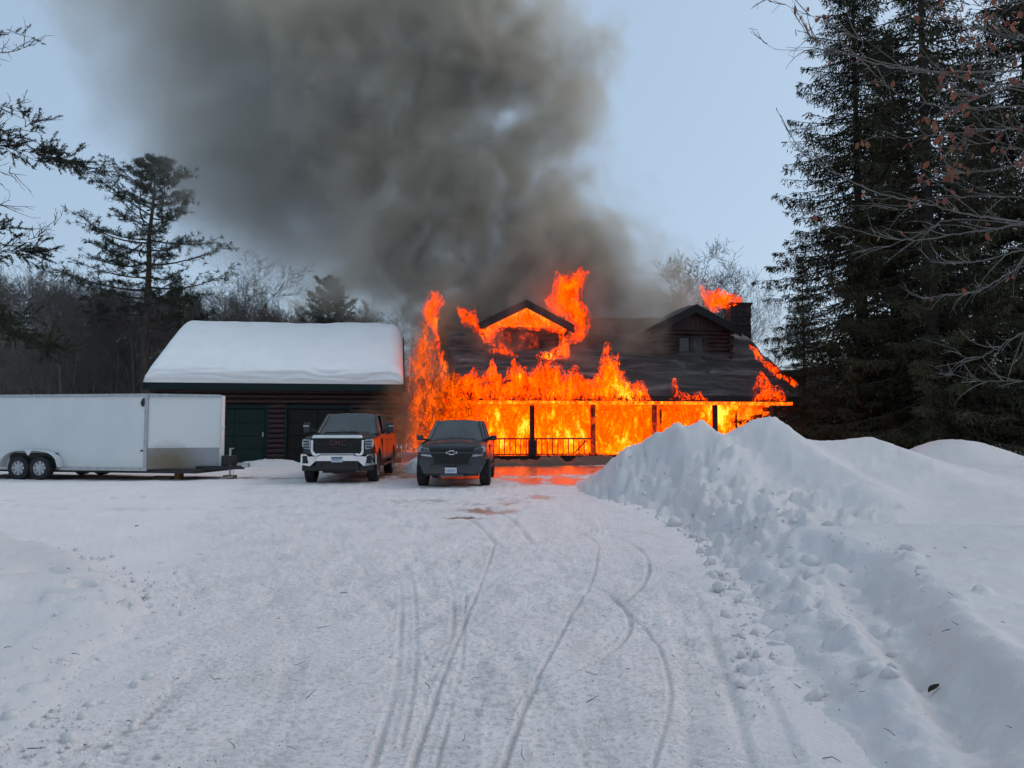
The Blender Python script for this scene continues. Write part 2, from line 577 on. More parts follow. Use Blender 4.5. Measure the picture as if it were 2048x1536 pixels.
_cr = [at(px, py, D) for px, py, D in [(1135, 978, 20.0), (1180, 955, 19.8), (1230, 925, 19.4), (1270, 902, 19.2), (1300, 884, 19), (1340, 862, 18.6), (1380, 855, 18.2), (1408, 849, 18), (1425, 856, 18), (1450, 864, 17.8),
       (1475, 859, 17.6), (1500, 849, 17.5), (1545, 832, 17.5), (1575, 857, 17.3), (1605, 877, 17.2), (1680, 879, 17), (1742, 872, 17), (1775, 883, 17), (1845, 909, 16.6), (1930, 936, 16), (1990, 958, 15.8), (2030, 968, 15.6), (2200, 985, 15.5), (2500, 1000, 15.0)]]
CREST_Y = [(p.x, p.y) for p in _cr]
CREST_Z = [(p.x, p.z) for p in _cr]
EDGE1 = [(1.5, 0.75), (3.5, 1.15), (5, 1.45), (7, 1.95), (10, 2.45), (12, 2.6), (14, 2.35), (17, 1.95), (19.5, 1.45), (21.5, 2.2), (24, 4.5), (26, 6.5), (30, 9)]
EDGE2 = [(1.5, 1.4), (2.6, 1.75), (3.5, 2.15), (5, 2.75), (6, 3.1), (7, 3.35), (8, 3.3), (9, 3.0), (10.5, 3.1), (14, 3.2), (20, 4)]

def bank_right(X, Y):
    wn = fbm(X * 1.1, Y * 1.1, octs=4, seed=61)
    Xw = X + 0.22 * wn
    e1, e2 = interp(EDGE1, Y), interp(EDGE2, Y)
    apron = sstep(0.0, 0.9, Xw - e1)
    deep = sstep(-0.16, 0.30, X + 0.14 * wn - e2)
    base = 0.16 * apron + 0.24 * deep * sstep(24, 15, Y) + 0.25 * apron * sstep(14, 18, Y)
    cyv, cz = interp(CREST_Y, X), interp(CREST_Z, X)
    d = cyv - Y + 0.5 * wn * sstep(0, 2, np.abs(cyv - Y))
    front = np.clip(1 - np.maximum(d, 0) / (2.2 + 2.6 * np.clip(cz, 0, 2)), 0, 1) ** 1.55
    back = np.clip(1 - np.maximum(-d, 0) / 4.5, 0, 1) ** 1.3
    g = np.where(d > 0, front, back)
    h = np.maximum(base, 0) * (1 - g) + cz * g
    # far hump beyond the bank and the field of deep snow about it
    h = np.maximum(h, 0.86 * np.exp(-(((X - 14.2) / 1.9) ** 2 + ((Y - 24) / 1.6) ** 2)) + 0.36 * sstep(0, 2.0, X - 0.5 * Y + 2) * sstep(15.5, 19, Y))
    # a bulldozed knob and the trench cut across behind it
    k = at(1735, 1000, 11.2)
    h += 0.30 * np.exp(-(((X - k.x) / 0.55) ** 2 + ((Y - k.y) / 0.7) ** 2)) + 0.12 * np.exp(-(((X - k.x + .5) / 0.5) ** 2 + ((Y - k.y - .2) / 0.5) ** 2))
    h -= 0.16 * np.exp(-((Y - 8.9 - 0.12 * X + .12 * wn) / 0.28) ** 2) * sstep(2.6, 3.4, X)
    h -= 0.10 * np.exp(-((Y - 10.2 - 0.10 * X + .2 * wn) / 0.35) ** 2) * sstep(2.4, 3.0, X) * sstep(5.5, 4.0, X)
    # ski and sled troughs running toward the camera
    for pp, hw, dp in (([(1470, 1190), (1560, 1270), (1640, 1360), (1720, 1470), (1770, 1560)], 0.12, 0.06), ([(1690, 1170), (1790, 1275), (1860, 1360), (1960, 1470), (2010, 1540)], 0.16, 0.10),
                       ([(1560, 1130), (1650, 1190), (1760, 1290), (1850, 1400)], 0.10, 0.05)):
        L = px_line(pp, 0.12)
        D, S = line_dist(X, Y, L, 0.7)
        fl = 0.75 + 0.4 * vn(S * 2.2, 0 * S, seed=71)
        h += apron * (-dp * fl * np.exp(-(D / hw) ** 4) + 0.30 * dp * fl * np.exp(-((D - 1.9 * hw) / (0.6 * hw)) ** 2) * (0.6 + 0.8 * vn(X * 6, Y * 6, seed=72)))
    # crumbled clods on the ploughed face
    lump = np.abs(fbm(X * 1.5, Y * 1.5, octs=4, seed=81))
    face = apron * sstep(0.2, 0.8, X - e1) * sstep(3.4, 1.6, X - e1 + 0.6 * wn) * sstep(8.5, 10, Y)
    h += face * (0.10 - 0.42 * lump) * sstep(21, 18.5, Y)
    h += face * 0.07 * fbm(X * 4.5, Y * 4.5, octs=4, seed=83) * sstep(21, 18.5, Y)
    ridg = 1 - np.abs(fbm(X * 0.8 - Y * 0.45, Y * 0.22 + X * .12, octs=4, seed=91)) * 2
    h += 0.15 * ridg * sstep(0.2, 0.8, g) * sstep(7.2, 5.0, X) * apron
    h += 0.05 * fbm(X * 0.8, Y * 0.8, octs=4, seed=95) * apron + 0.018 * fbm(X * 5, Y * 5, octs=3, seed=96) * apron
    h += (0.06 * fbm(X * 2.4, Y * 2.4, octs=4, seed=97) - 0.05 * np.abs(fbm(X * 4.2, Y * 4.2, octs=3, seed=98))) * apron * sstep(2.2, 0.8, X - e1)
    return h - 0.10 * (1 - apron)

def add_clods(X, Y, Z, spots):
    for x, y, r, hgt in spots:
        m = (np.abs(X - x) < r) & (np.abs(Y - y) < r)
        if not m.any(): continue
        q = ((X[m] - x) ** 2 + (Y[m] - y) ** 2) / r ** 2
        Z[m] = Z[m] + hgt * np.sqrt(np.clip(1 - q, 0, 1)) 
    return Z

rowsB = 1.0 / np.linspace(1 / 1.9, 1 / 34.0, 420)
BX, BY = fan(0.02, 1.2, 430, rowsB)
BZ = bank_right(BX, BY)
spots = []
for _ in range(1500):
    y = random.uniform(5.0, 19.0)
    e = float(interp(EDGE1, y))
    x = e + abs(random.gauss(0, 0.75)) + 0.05
    if y < 9 and random.random() < 0.6: continue
    r = random.choice((0.025, 0.03, 0.04, 0.05, 0.06, 0.08, 0.11)) * random.uniform(.8, 1.2) * (1 + 0.04 * (y - 8))
    spots.append((x, y, r, r * random.uniform(0.25, 0.7)))
BZ = add_clods(BX, BY, BZ, spots)
me = npmesh('snow_bank', np.stack([BX, BY, BZ], -1).reshape(-1, 3), fan_faces(*BX.shape), True)
structure(mobj('snow_bank', me, M_BANK))

EDGEL = [(1.5, -2.2), (3, -2.3), (4.4, -2.5), (5.4, -2.75), (6.2, -2.95), (7.3, -3.45), (8.2, -4.3), (9.3, -5.25), (10.4, -6.5), (12, -9), (16, -16)]
def bank_left(X, Y):
    wn = fbm(X * 1.2, Y * 1.2, octs=4, seed=161)
    e = interp(EDGEL, Y)
    t = e - X + 0.14 * wn
    cut = 0.42 + 0.58 * sstep(5.70, 6.15, Y + 0.12 * wn - 0.10 * (X + 3))
    h = (0.15 * sstep(0.0, 0.60, t) + 0.18 * sstep(0.5, 2.6, t)) * cut
    h = h * sstep(13.5, 11.5, Y)
    h += sstep(0, .3, t) * (0.06 * fbm(X * 0.9, Y * 0.9, octs=3, seed=171) + 0.03 * fbm(X * 3, Y * 3, octs=3, seed=172) + 0.008 * fbm(X * 9, Y * 9, octs=3, seed=173))
    for px, py, z, r, dp in ((170, 1112, .3, .16, .10), (85, 1108, .3, .2, .07), (350, 1130, .0, .2, .05), (165, 1140, .3, .10, .10), (190, 1160, .3, .12, .07), (30, 1110, .35, .2, .06), (20, 1165, .3, .3, .08), (240, 1165, .2, .10, .05)):
        g = gnd(px, py, z)
        h -= dp * np.exp(-(((X - g.x) ** 2 + (Y - g.y) ** 2) / r ** 2) ** 2)
    return h - 0.06 * (1 - sstep(0.0, 0.25, t))
rowsL = 1.0 / np.linspace(1 / 1.9, 1 / 15.0, 270)
LX, LY = fan(-1.25, -0.30, 300, rowsL)
LZ = bank_left(LX, LY)
spots = []
for _ in range(140):
    y = random.uniform(2.6, 9)
    x = float(interp(EDGEL, y)) + random.gauss(-0.15, 0.35)
    r = random.choice((0.03, 0.04, 0.06, 0.09)) * random.uniform(.8, 1.2)
    spots.append((x, y, r, r * random.uniform(0.3, 0.7)))
LZ = add_clods(LX, LY, LZ, spots)
me = npmesh('snow_bank', np.stack([LX, LY, LZ], -1).reshape(-1, 3), fan_faces(*LX.shape), True)
structure(mobj('snow_bank', me, M_BANK))

def mound(name, cx, cy_, rx, ry, h, seed, rz=0.0, n=44, lumpy=0.35, mat=None):
    """a heap of shovelled snow"""
    u = np.linspace(-1, 1, n)
    U, W = np.meshgrid(u, u, indexing='ij')
    q = np.clip(1 - (U ** 2 + W ** 2), 0, 1)
    X, Y = U * rx, W * ry
    z = 0.85 * h * q ** 0.7 * (1 + lumpy * fbm(X * 2.2 + seed, Y * 2.2, octs=4, seed=seed)) + 0.25 * h * q * np.abs(fbm(X * 5, Y * 5 + seed, octs=3, seed=seed + 3)) - 0.05
    V = np.stack([X, Y, z], -1).reshape(-1, 3)
    o = mobj(name, npmesh(name, V, fan_faces(n, n), True), mat or M_BANK)
    o.location = (cx, cy_, 0)
    o.rotation_euler = (0, 0, rz)
    return structure(o)

mound('snow_heap', -9.9, 30.6, 1.5, 0.6, 0.34, 3, R(9))
mound('snow_heap', -3.1, 27.5, 0.9, 1.2, 0.75, 5)
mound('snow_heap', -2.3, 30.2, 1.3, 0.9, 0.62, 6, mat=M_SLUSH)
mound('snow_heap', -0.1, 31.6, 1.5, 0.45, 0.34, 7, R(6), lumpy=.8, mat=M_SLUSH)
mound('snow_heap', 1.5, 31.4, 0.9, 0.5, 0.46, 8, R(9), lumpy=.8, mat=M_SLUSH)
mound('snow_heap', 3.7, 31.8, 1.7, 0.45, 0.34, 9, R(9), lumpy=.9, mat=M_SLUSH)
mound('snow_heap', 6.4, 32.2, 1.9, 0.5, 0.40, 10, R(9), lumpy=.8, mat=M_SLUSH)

# broken clods thrown up by the plough blade, angular and countless
def clod_mesh(name, spots, seed, hfun):
    rng_ = np.random.default_rng(seed)
    ico = [(0, 0, 1), (.894, 0, .447), (.276, .851, .447), (-.724, .526, .447), (-.724, -.526, .447), (.276, -.851, .447), (.724, .526, -.447), (-.276, .851, -.447), (-.894, 0, -.447), (-.276, -.851, -.447), (.724, -.526, -.447), (0, 0, -1)]
    fc = [(0, 1, 2), (0, 2, 3), (0, 3, 4), (0, 4, 5), (0, 5, 1), (1, 6, 2), (2, 7, 3), (3, 8, 4), (4, 9, 5), (5, 10, 1), (6, 7, 2), (7, 8, 3), (8, 9, 4), (9, 10, 5), (10, 6, 1), (11, 7, 6), (11, 8, 7), (11, 9, 8), (11, 10, 9), (11, 6, 10)]
    ico, fc = np.array(ico), np.array(fc)
    xs, ys, rs = [np.array(a) for a in zip(*spots)]
    zs = hfun(xs, ys)
    V, F = [], []
    for k, (x, y, z, r) in enumerate(zip(xs, ys, zs, rs)):
        A = np.linalg.qr(rng_.normal(size=(3, 3)))[0]
        q = (ico * rng_.uniform(.70, 1.15, (12, 1)) * rng_.uniform(.55, 1.25, (1, 3))) @ A.T * r
        V.append(q + np.array([x, y, max(z, 0) + r * rng_.uniform(-.55, .15)]))
        F.append(fc + 12 * k)
    o = mobj(name, npmesh(name, np.concatenate(V), np.concatenate(F), False), M_BANK)
    return o
_rc = random.Random(23)
_sp = []
for _ in range(2100):
    y = 1 / _rc.uniform(1 / 20.0, 1 / 4.2)
    e = float(interp(EDGE1, y))
    u = _rc.random()
    x = e + (abs(_rc.gauss(0.25, 0.45)) if u < .65 else _rc.uniform(0.2, 2.0))
    if y < 10 and _rc.random() < .25 + (10 - y) * .11: continue
    r = 0.010 * (1 - _rc.random()) ** -0.62
    _sp.append((x, y, min(r, 0.13) * (0.7 + 0.03 * y)))
tag(clod_mesh('snow_clods', _sp, 5, bank_right), 'broken clods of ploughed snow along the foot of the bank', None, None, 'stuff')
_sp = []
for _ in range(500):
    y = 1 / _rc.uniform(1 / 10.0, 1 / 3.2)
    x = float(interp(EDGEL, y)) + _rc.gauss(-.05, .28)
    _sp.append((x, y, min(0.008 * (1 - _rc.random()) ** -0.6, 0.06)))
tag(clod_mesh('snow_clods', _sp, 6, bank_left), 'crumbs of broken snow along the low bank before the trailer', None, None, 'stuff')
# ------------------------------------------------------------------ building materials
M_LOG = pbr('stained_log', (0.030, 0.009, 0.008), 0.6, var=0.45, nscale=3.0, bump=0.4, bscale=18, stretch=(0.6, 6, 6), world_co=True)
M_GREEN = pbr('dark_green_paint', (0.005, 0.016, 0.016), 0.6, var=0.2, nscale=4, spec=0.25)
M_DOORG = pbr('green_door_paint', (0.006, 0.020, 0.017), 0.6, var=0.2, nscale=2, spec=0.25)
M_DOORB = pbr('brown_door_paint', (0.009, 0.008, 0.006), 0.6, var=0.25, nscale=2, spec=0.25)
M_SHING = pbr('asphalt_shingle', (0.022, 0.020, 0.019), 0.85, var=0.5, nscale=9, bump=0.6, bscale=22)
M_CHAR = pbr('charred_timber', (0.018, 0.012, 0.010), 0.8, var=0.6, nscale=7, bump=0.7, bscale=25)
M_RAKE = pbr('dark_rake_board', (0.010, 0.008, 0.009), 0.7, var=0.3, nscale=5)
M_STONE = pbr('sooty_chimney_stone', (0.055, 0.040, 0.036), 0.85, var=0.5, nscale=5, bump=0.6, bscale=20)
M_RSNOW = snow_mat('roof_snow', col=(0.95, 0.935, 0.91), bump=0.10)
M_METAL = pbr('galvanised_metal', (0.45, 0.46, 0.47), 0.4, metal=0.8, var=0.2)
M_GLASSD = pbr('dark_window_glass', (0.012, 0.010, 0.010), 0.12, var=0.2, spec=0.6)

def ash_mat():
    m, T = new_mat('sooty_melting_snow')
    P = T.geo()
    n1 = T.noise(T.geo((0.22, 1, 2.6)), 1.3, 6, 0.68, 0.6)
    n2 = T.noise(P, 14.0, 5, 0.7)
    c = T.ramp(n1, [(0.30, (0.018, 0.013, 0.012)), (0.48, (0.045, 0.035, 0.032)), (0.57, (0.13, 0.11, 0.10)), (0.70, (0.32, 0.295, 0.28))]).outputs[0]
    c = T.mix(T.math('MULTIPLY_ADD', n2, 3.0, -1.2, clamp=True), T.mix(0.5, c, (0.04, 0.033, 0.03)), c)
    p = T.n('ShaderNodeBsdfPrincipled', Roughness=0.75, Base__Color=c)
    T.t.links.new(T.bump(n2, 0.7, 0.04), p.inputs['Normal'])
    T.t.links.new(p.outputs[0], T.out.inputs['Surface'])
    return m
M_ASH = ash_mat()

def ember_mat(name, hot, scale=1.0):
    """timber alight: black char broken by glowing seams"""
    m, T = new_mat(name)
    P = T.geo((1.0, 1.0, 0.55))
    n1 = T.noise(P, 1.6 * scale, 6, 0.72, 0.8)
    n2 = T.noise(T.geo(), 9.0 * scale, 4, 0.7, 0.5)
    v = T.math('MULTIPLY_ADD', n2, 0.55, T.math('MULTIPLY_ADD', n1, 1.5, -0.55))
    v = T.math('ADD', v, hot - 0.45)
    em = T.ramp(v, [(0.10, (0.02, 0.001, 0.0)), (0.28, (0.30, 0.015, 0.0)), (0.45, (1.3, 0.085, 0.001)), (0.66, (2.6, 0.26, 0.004)), (0.88, (3.6, 0.9, 0.03))])
    p = T.n('ShaderNodeBsdfPrincipled', Roughness=0.85, Base__Color=(0.02, 0.012, 0.01, 1))
    T.t.links.new(em.outputs[0], p.inputs['Emission Color'])
    p.inputs['Emission Strength'].default_value = 1.0
    T.t.links.new(p.outputs[0], T.out.inputs['Surface'])
    return m
M_EMBER = ember_mat('burning_log', 0.50)
M_EMBER2 = ember_mat('burning_board', 0.62, 2.2)
M_SMOULD = ember_mat('smouldering_log', 0.18)

def unit_log():
    b = MB()
    n = 10
    b.tube([(0, 0, 0), (0.25, 0, 0), (0.5, 0, 0), (0.75, 0, 0), (1, 0, 0)], 0.5, n)
    return b.mesh('log', smooth=True)
LOG_ME = unit_log()
_log_mats = {}
def log(parent, p, length, d, along='x', mat=None):
    mat = mat or M_LOG
    if mat.name not in _log_mats:
        me = LOG_ME.copy(); me.materials.append(mat); _log_mats[mat.name] = me
    o = bpy.data.objects.new('log', _log_mats[mat.name])
    link(o, parent)
    o.location = p
    o.scale = (length, d, d)
    if along == 'y': o.rotation_euler = (0, 0, R(90))
    return o

# ------------------------------------------------------------------ garage
GAR_O, ROT = (-15.38, 31.0, 0.0), R(9)
gar = thing('garage', 'low log garage with thick white snow on its roof, behind the white trailer', 'garage', GAR_O, ROT)
LG, EZ, RY, RZ = 10.8, 3.40, 5.2, 6.10
d = 0.22
segs_low = ((0.4, 2.20), (4.98, 5.66), (8.46, 10.4))
for i in range(15):
    z = d / 2 + i * 0.216
    out = 0.28 if i % 2 == 0 else 0.0
    if z < 2.56:
        for k, (a, b) in enumerate(segs_low):
            log(gar, (a - (out if k == 0 else 0), 0.6, z), (b - a) + (out if k in (0, 2) else 0), d)
    else:
        log(gar, (0.4 - out, 0.6, z), 10.0 + 2 * out, d)
    o2 = 0.30 if i % 2 else 0.0
    for x in (0.42, 10.38):
        log(gar, (x, 0.6 - o2, z), 9.2 + o2, d, 'y')
MB().box(0.5, 10.3, 9.7, 9.8, 0, 3.3).build('rear_wall', M_LOG, gar)
MB().box(0.5, 10.3, 0.74, 0.80, 0, 3.3).build('inner_wall', M_LOG, gar)
for x in (0.40, 10.36):
    MB().prism([(0.6, 3.3), (9.8, 3.3), (5.2, 5.75)], x, x + 0.05, 'x').build('gable_wall', M_LOG, gar)
for (a, b, mat, lbl) in ((2.30, 4.88, M_DOORG, 'dark green sectional garage door'), (5.76, 8.36, M_DOORB, 'brownish garage door behind the chrome-nosed truck')):
    dr = MB().box(a, b, 0.60, 0.64, 0.02, 2.36).build('garage_door', mat, gar)
    dr['label'] = lbl
    for k in range(4):
        z0 = 0.05 + k * 0.578
        for j in range(2):
            x0 = a + 0.05 + j * (b - a - 0.1) / 2
            x1 = x0 + (b - a - 0.1) / 2 - 0.03
            MB().box(x0, x1, 0.575, 0.60, z0, z0 + 0.55).build('panel', mat, dr, bevel=0.012)
    MB().box(b - 0.16, b - 0.10, 0.54, 0.575, 1.16, 1.36).build('handle', M_METAL, dr, bevel=0.008)
    MB().box(a - 0.10, a - 0.004, 0.50, 0.62, 0.0, 2.53).build('door_trim', M_GREEN, gar)
    MB().box(b + 0.004, b + 0.10, 0.50, 0.62, 0.0, 2.53).build('door_trim', M_GREEN, gar)
    MB().box(a - 0.004, b + 0.004, 0.503, 0.62, 2.38, 2.53).build('door_trim', M_GREEN, gar)
rf = MB()
rf.prism([(0.02, EZ - 0.12), (RY, RZ - 0.12), (2 * RY - 0.02, EZ - 0.12), (2 * RY - 0.02, EZ), (RY, RZ), (0.02, EZ)], 0.03, LG - 0.03, 'x')
roof = rf.build('roof', M_SHING, gar)
MB().box(-0.02, LG + 0.02, -0.045, 0.0, 3.14, 3.46).build('fascia', M_GREEN, gar)
MB().box(0.05, LG - 0.05, 0.005, 0.6, 3.16, 3.19).build('soffit', M_GREEN, gar)
for x0 in (-0.01, LG - 0.04):
    for y0, y1, z0, z1 in ((-0.04, RY, EZ, RZ), (2 * RY, RY, EZ, RZ)):
        MB().prism([(y0, z0 - 0.28), (y1, z1 - 0.28), (y1, z1 + 0.06), (y0, z0 + 0.06)], x0, x0 + 0.05, 'x').build('rake_board', M_RAKE, gar)

def roof_snow(L, ry, ez, rz, thick, seed, nx=120, ny=80, x0=0.0, inset=0.05):
    """a settled slab of snow lying over both slopes of a gable roof, with a cut face over the front eave"""
    xs = np.linspace(x0 + inset, x0 + L - inset, nx)
    ys = np.concatenate([np.linspace(-0.03, 2 * ry + 0.03, ny)])
    face = 12
    rows = []
    def zroof(y):
        return np.where(y < ry, ez + (rz - ez) * y / ry, ez + (rz - ez) * (2 * ry - y) / ry)
    def thk(x, y):
        e = np.minimum(x - xs[0], xs[-1] - x)
        edge = np.sqrt(np.clip(1 - (1 - np.clip(e / 0.65, 0, 1)) ** 2, 0, 1))
        t = thick * (1 + 0.10 * fbm(x * 0.35, y * 0.35, octs=3, seed=seed) + 0.03 * fbm(x * 2, y * 2, octs=2, seed=seed + 1))
        rid = -0.14 * np.exp(-((y - ry) / 0.5) ** 2)
        fe = np.clip((y + 0.03) / 0.45, 0, 1)
        lip = 0.84 + 0.16 * np.sqrt(1 - (1 - fe) ** 2)
        return (t * lip + rid) * edge + 0.01
    V = []
    t0 = thk(xs, np.full(nx, -0.03))
    for k in range(face):
        f = k / face
        lay = 0.035 * np.sin(f * 17 + 1.2 * vn(xs * 0.8, f * 3 + 0 * xs, seed=seed + 5) * 3) + 0.03 * fbm(xs * 1.4, np.full(nx, f * 4.0), octs=3, seed=seed + 6)
        y = -0.06 - 0.09 * math.sin(f * math.pi) + lay * min(1, 3 * f)
        V.append(np.stack([xs, y + 0 * xs, ez + 0.012 + t0 * f], 1))
    for y in ys:
        yy = np.full(nx, y)
        V.append(np.stack([xs, yy, zroof(yy) + thk(xs, yy)], 1))
    V.append(np.stack([xs, np.full(nx, 2 * ry + 0.05), np.full(nx, ez + 0.01)], 1))
    nr = len(V)
    V = np.concatenate(V)
    return npmesh('snow_cap', V, fan_faces(nr, nx), True)
mobj('snow_cap', roof_snow(LG, RY, EZ + 0.03, RZ + 0.03, 0.82, 201, nx=160), M_RSNOW, gar)

# ------------------------------------------------------------------ burning house
HO = (-2.8, 32.4, 0.0)
house = thing('log_house', 'burning log house with two dormers and flames filling its porch', 'house', HO, ROT)
_c, _s = math.cos(ROT), math.sin(ROT)
def hloc(px, py, v):
    """house coordinates (u along the eave, z) of what a pixel shows in the plane v behind the eave line"""
    uu, vv = (px - CX) / FPX, (CY - py) / FPX
    c, s = math.cos(PITCH), math.sin(PITCH)
    dx, dy, dz = uu, c - vv * s, s + vv * c
    # N = (-_s, _c)
    den = -_s * dx + _c * dy
    num = -_s * (HO[0] - _s * v) + _c * (HO[1] + _c * v)
    t = num / den
    X, Y, Z_ = dx * t - HO[0], dy * t - HO[1], CAMZ + dz * t
    return (X * _c + Y * _s, Z_)

HL, HEZ, HRY, HRZ = 16.6, 2.98, 7.4, 7.62
SL = (HRZ - HEZ) / HRY
def hz(y): return HEZ + SL * y
# porch
deck = MB().box(0.5, 16.1, 0.2, 2.4, 0.12, 0.262).build('porch_floor', M_CHAR, house)
for i in range(52):
    x = 0.5 + i * 0.30
    MB().box(x, x + 0.285, 0.14, 2.38, 0.264, 0.30).build('deck_board', M_CHAR, deck) if i % 1 == 0 else None
MB().box(0.5, 16.1, 0.22, 0.28, -0.1, 0.118).build('porch_skirt', M_CHAR, house)
POSTS = (0.9, 3.8, 6.6, 9.5, 12.45, 15.4)
for i, x in enumerate(POSTS):
    mat = M_SMOULD if i in (2, 3) else M_CHAR
    b = MB().box(x - 0.10, x + 0.10, 0.25, 0.45, 0.304, 2.60)
    b.box(x - 0.16, x + 0.16, 0.19, 0.51, 0.302, 1.0 if i == 1 else 0.42)
    b.build('porch_post', mat, house, bevel=0.012)
MB().box(0.3, 16.3, 0.24, 0.46, 2.604, 2.82).build('porch_beam', M_EMBER2, house)
for i in range(27):
    x = 0.35 + i * 0.61
    mb = MB().prism([(-0.02, 2.78), (2.4, 2.78 + 2.42 * SL), (2.4, 2.92 + 2.42 * SL), (-0.02, 2.92)], x, x + 0.07, 'x')
    mb.build('rafter', M_CHAR if i % 3 else M_SMOULD, house)
for a, b in ((0.9, 3.8), (3.8, 6.6)):
    rl = MB().box(a + 0.1, b - 0.1, 0.30, 0.40, 1.02, 1.09).build('railing', M_CHAR, house)
    MB().box(a + 0.1, b - 0.1, 0.32, 0.38, 0.34, 0.39).build('bottom_rail', M_CHAR, rl)
    n = int((b - a - 0.2) / 0.24)
    for k in range(n):
        x = a + 0.2 + k * 0.243
        MB().box(x - 0.022, x + 0.022, 0.33, 0.37, 0.392, 1.018).build('baluster', M_CHAR, rl)
    if a > 3:
        MB().bar((5.75, 0.35, 0.42), (6.3, 0.35, 1.0), 0.05).build('brace', M_CHAR, rl)
# walls
dH = 0.23
for i in range(12):
    z = 0.30 + dH / 2 + i * 0.226
    o1 = 0.25 if i % 2 == 0 else 0.0
    log(house, (0.6 - o1, 2.5, z), 15.4 + 2 * o1, dH, 'x', M_EMBER)
    o2 = 0.25 if i % 2 else 0.0
    for x in (0.62, 15.98):
        log(house, (x, 2.5 - o2, z), 9.8 + o2, dH, 'y', M_SMOULD)
MB().box(0.7, 15.9, 12.2, 12.3, 0.0, 3.0).build('rear_wall', M_CHAR, house)
for x in (0.60, 15.95):
    MB().prism([(2.5, 3.0), (12.3, 3.0), (12.3, 3.6), (7.4, 7.2), (2.5, 4.1)], x, x + 0.05, 'x').build('gable_wall', M_CHAR, house)
for x0, x1 in ((2.0, 3.3), (7.2, 8.1), (10.6, 11.9), (13.2, 14.4)):
    z0 = 0.32 if x1 - x0 < 1 else 1.0
    w = MB().box(x0, x1, 2.33, 2.37, z0, 2.35).build('window' if z0 > .5 else 'front_door', M_EMBER2, house)
    fb = MB()
    for a, b, c, d_ in ((x0 - .1, x0, z0, 2.45), (x1, x1 + .1, z0, 2.45), (x0, x1, 2.35, 2.45), (x0, x1, z0 - .08, z0)):
        fb.box(a, b, 2.30, 2.38, c, d_)
    fb.build('frame', M_SMOULD, w)
# main roof
rf = MB()
rf.prism([(0.0, HEZ - 0.16), (HRY, HRZ - 0.16), (2 * HRY, HEZ - 0.16), (2 * HRY, HEZ), (HRY, HRZ), (0.0, HEZ)], 0.02, HL - 0.02, 'x')
hroof = rf.build('roof', M_SHING, house)
MB().box(0, HL, -0.04, -0.003, HEZ - 0.24, HEZ + 0.03).build('fascia', M_CHAR, house)
for x0 in (-0.03, HL - 0.02):
    for y0, y1 in ((-0.04, HRY), (2 * HRY, HRY)):
        MB().prism([(y0, HEZ - 0.30), (y1, HRZ - 0.30), (y1, HRZ + 0.04), (y0, HEZ + 0.04)], x0, x0 + 0.05, 'x').build('rake_board', M_CHAR, house)

# what is left of the roof snow, grey with soot, slumped in waves
def slumped_snow(x0, x1, seed, nx=150, ny=80):
    xs = np.linspace(x0, x1, nx)
    ys = np.linspace(-0.06, 7.0, ny)
    X, Y = np.meshgrid(xs, ys, indexing='xy')
    e = np.minimum(X - x0, x1 - X)
    n = fbm(X * 0.35, Y * 0.5, octs=4, seed=seed)
    t = 0.34 + 0.20 * n
    step = 0.26 * sstep(0.2, 0.5, np.sin(Y * 3.2 + 1.5 * np.sin(X * 0.8) + 2 * n))
    t = (t + step * sstep(0.5, 1.2, Y)) * np.sqrt(np.clip(1 - (1 - np.clip(e / 0.6, 0, 1)) ** 2, 0, 1))
    t *= np.sqrt(np.clip(1 - (1 - np.clip((Y + 0.06) / 0.4, 0, 1)) ** 2, 0, 1)) * sstep(7.0, 6.0, Y)
    t += 0.03 * fbm(X * 4, Y * 4, octs=3, seed=seed + 1)
    Zs = HEZ + SL * np.maximum(Y, 0) + 0.01 + np.maximum(t, 0.0)
    return npmesh('sooty_snow', np.stack([X, Y, Zs], -1).reshape(-1, 3), fan_faces(ny, nx), True)
mobj('sooty_snow', slumped_snow(5.9, HL - 0.05, 301), M_ASH, house)
mobj('sooty_snow', slumped_snow(0.3, 6.0, 311, 80, 60), M_ASH, house)

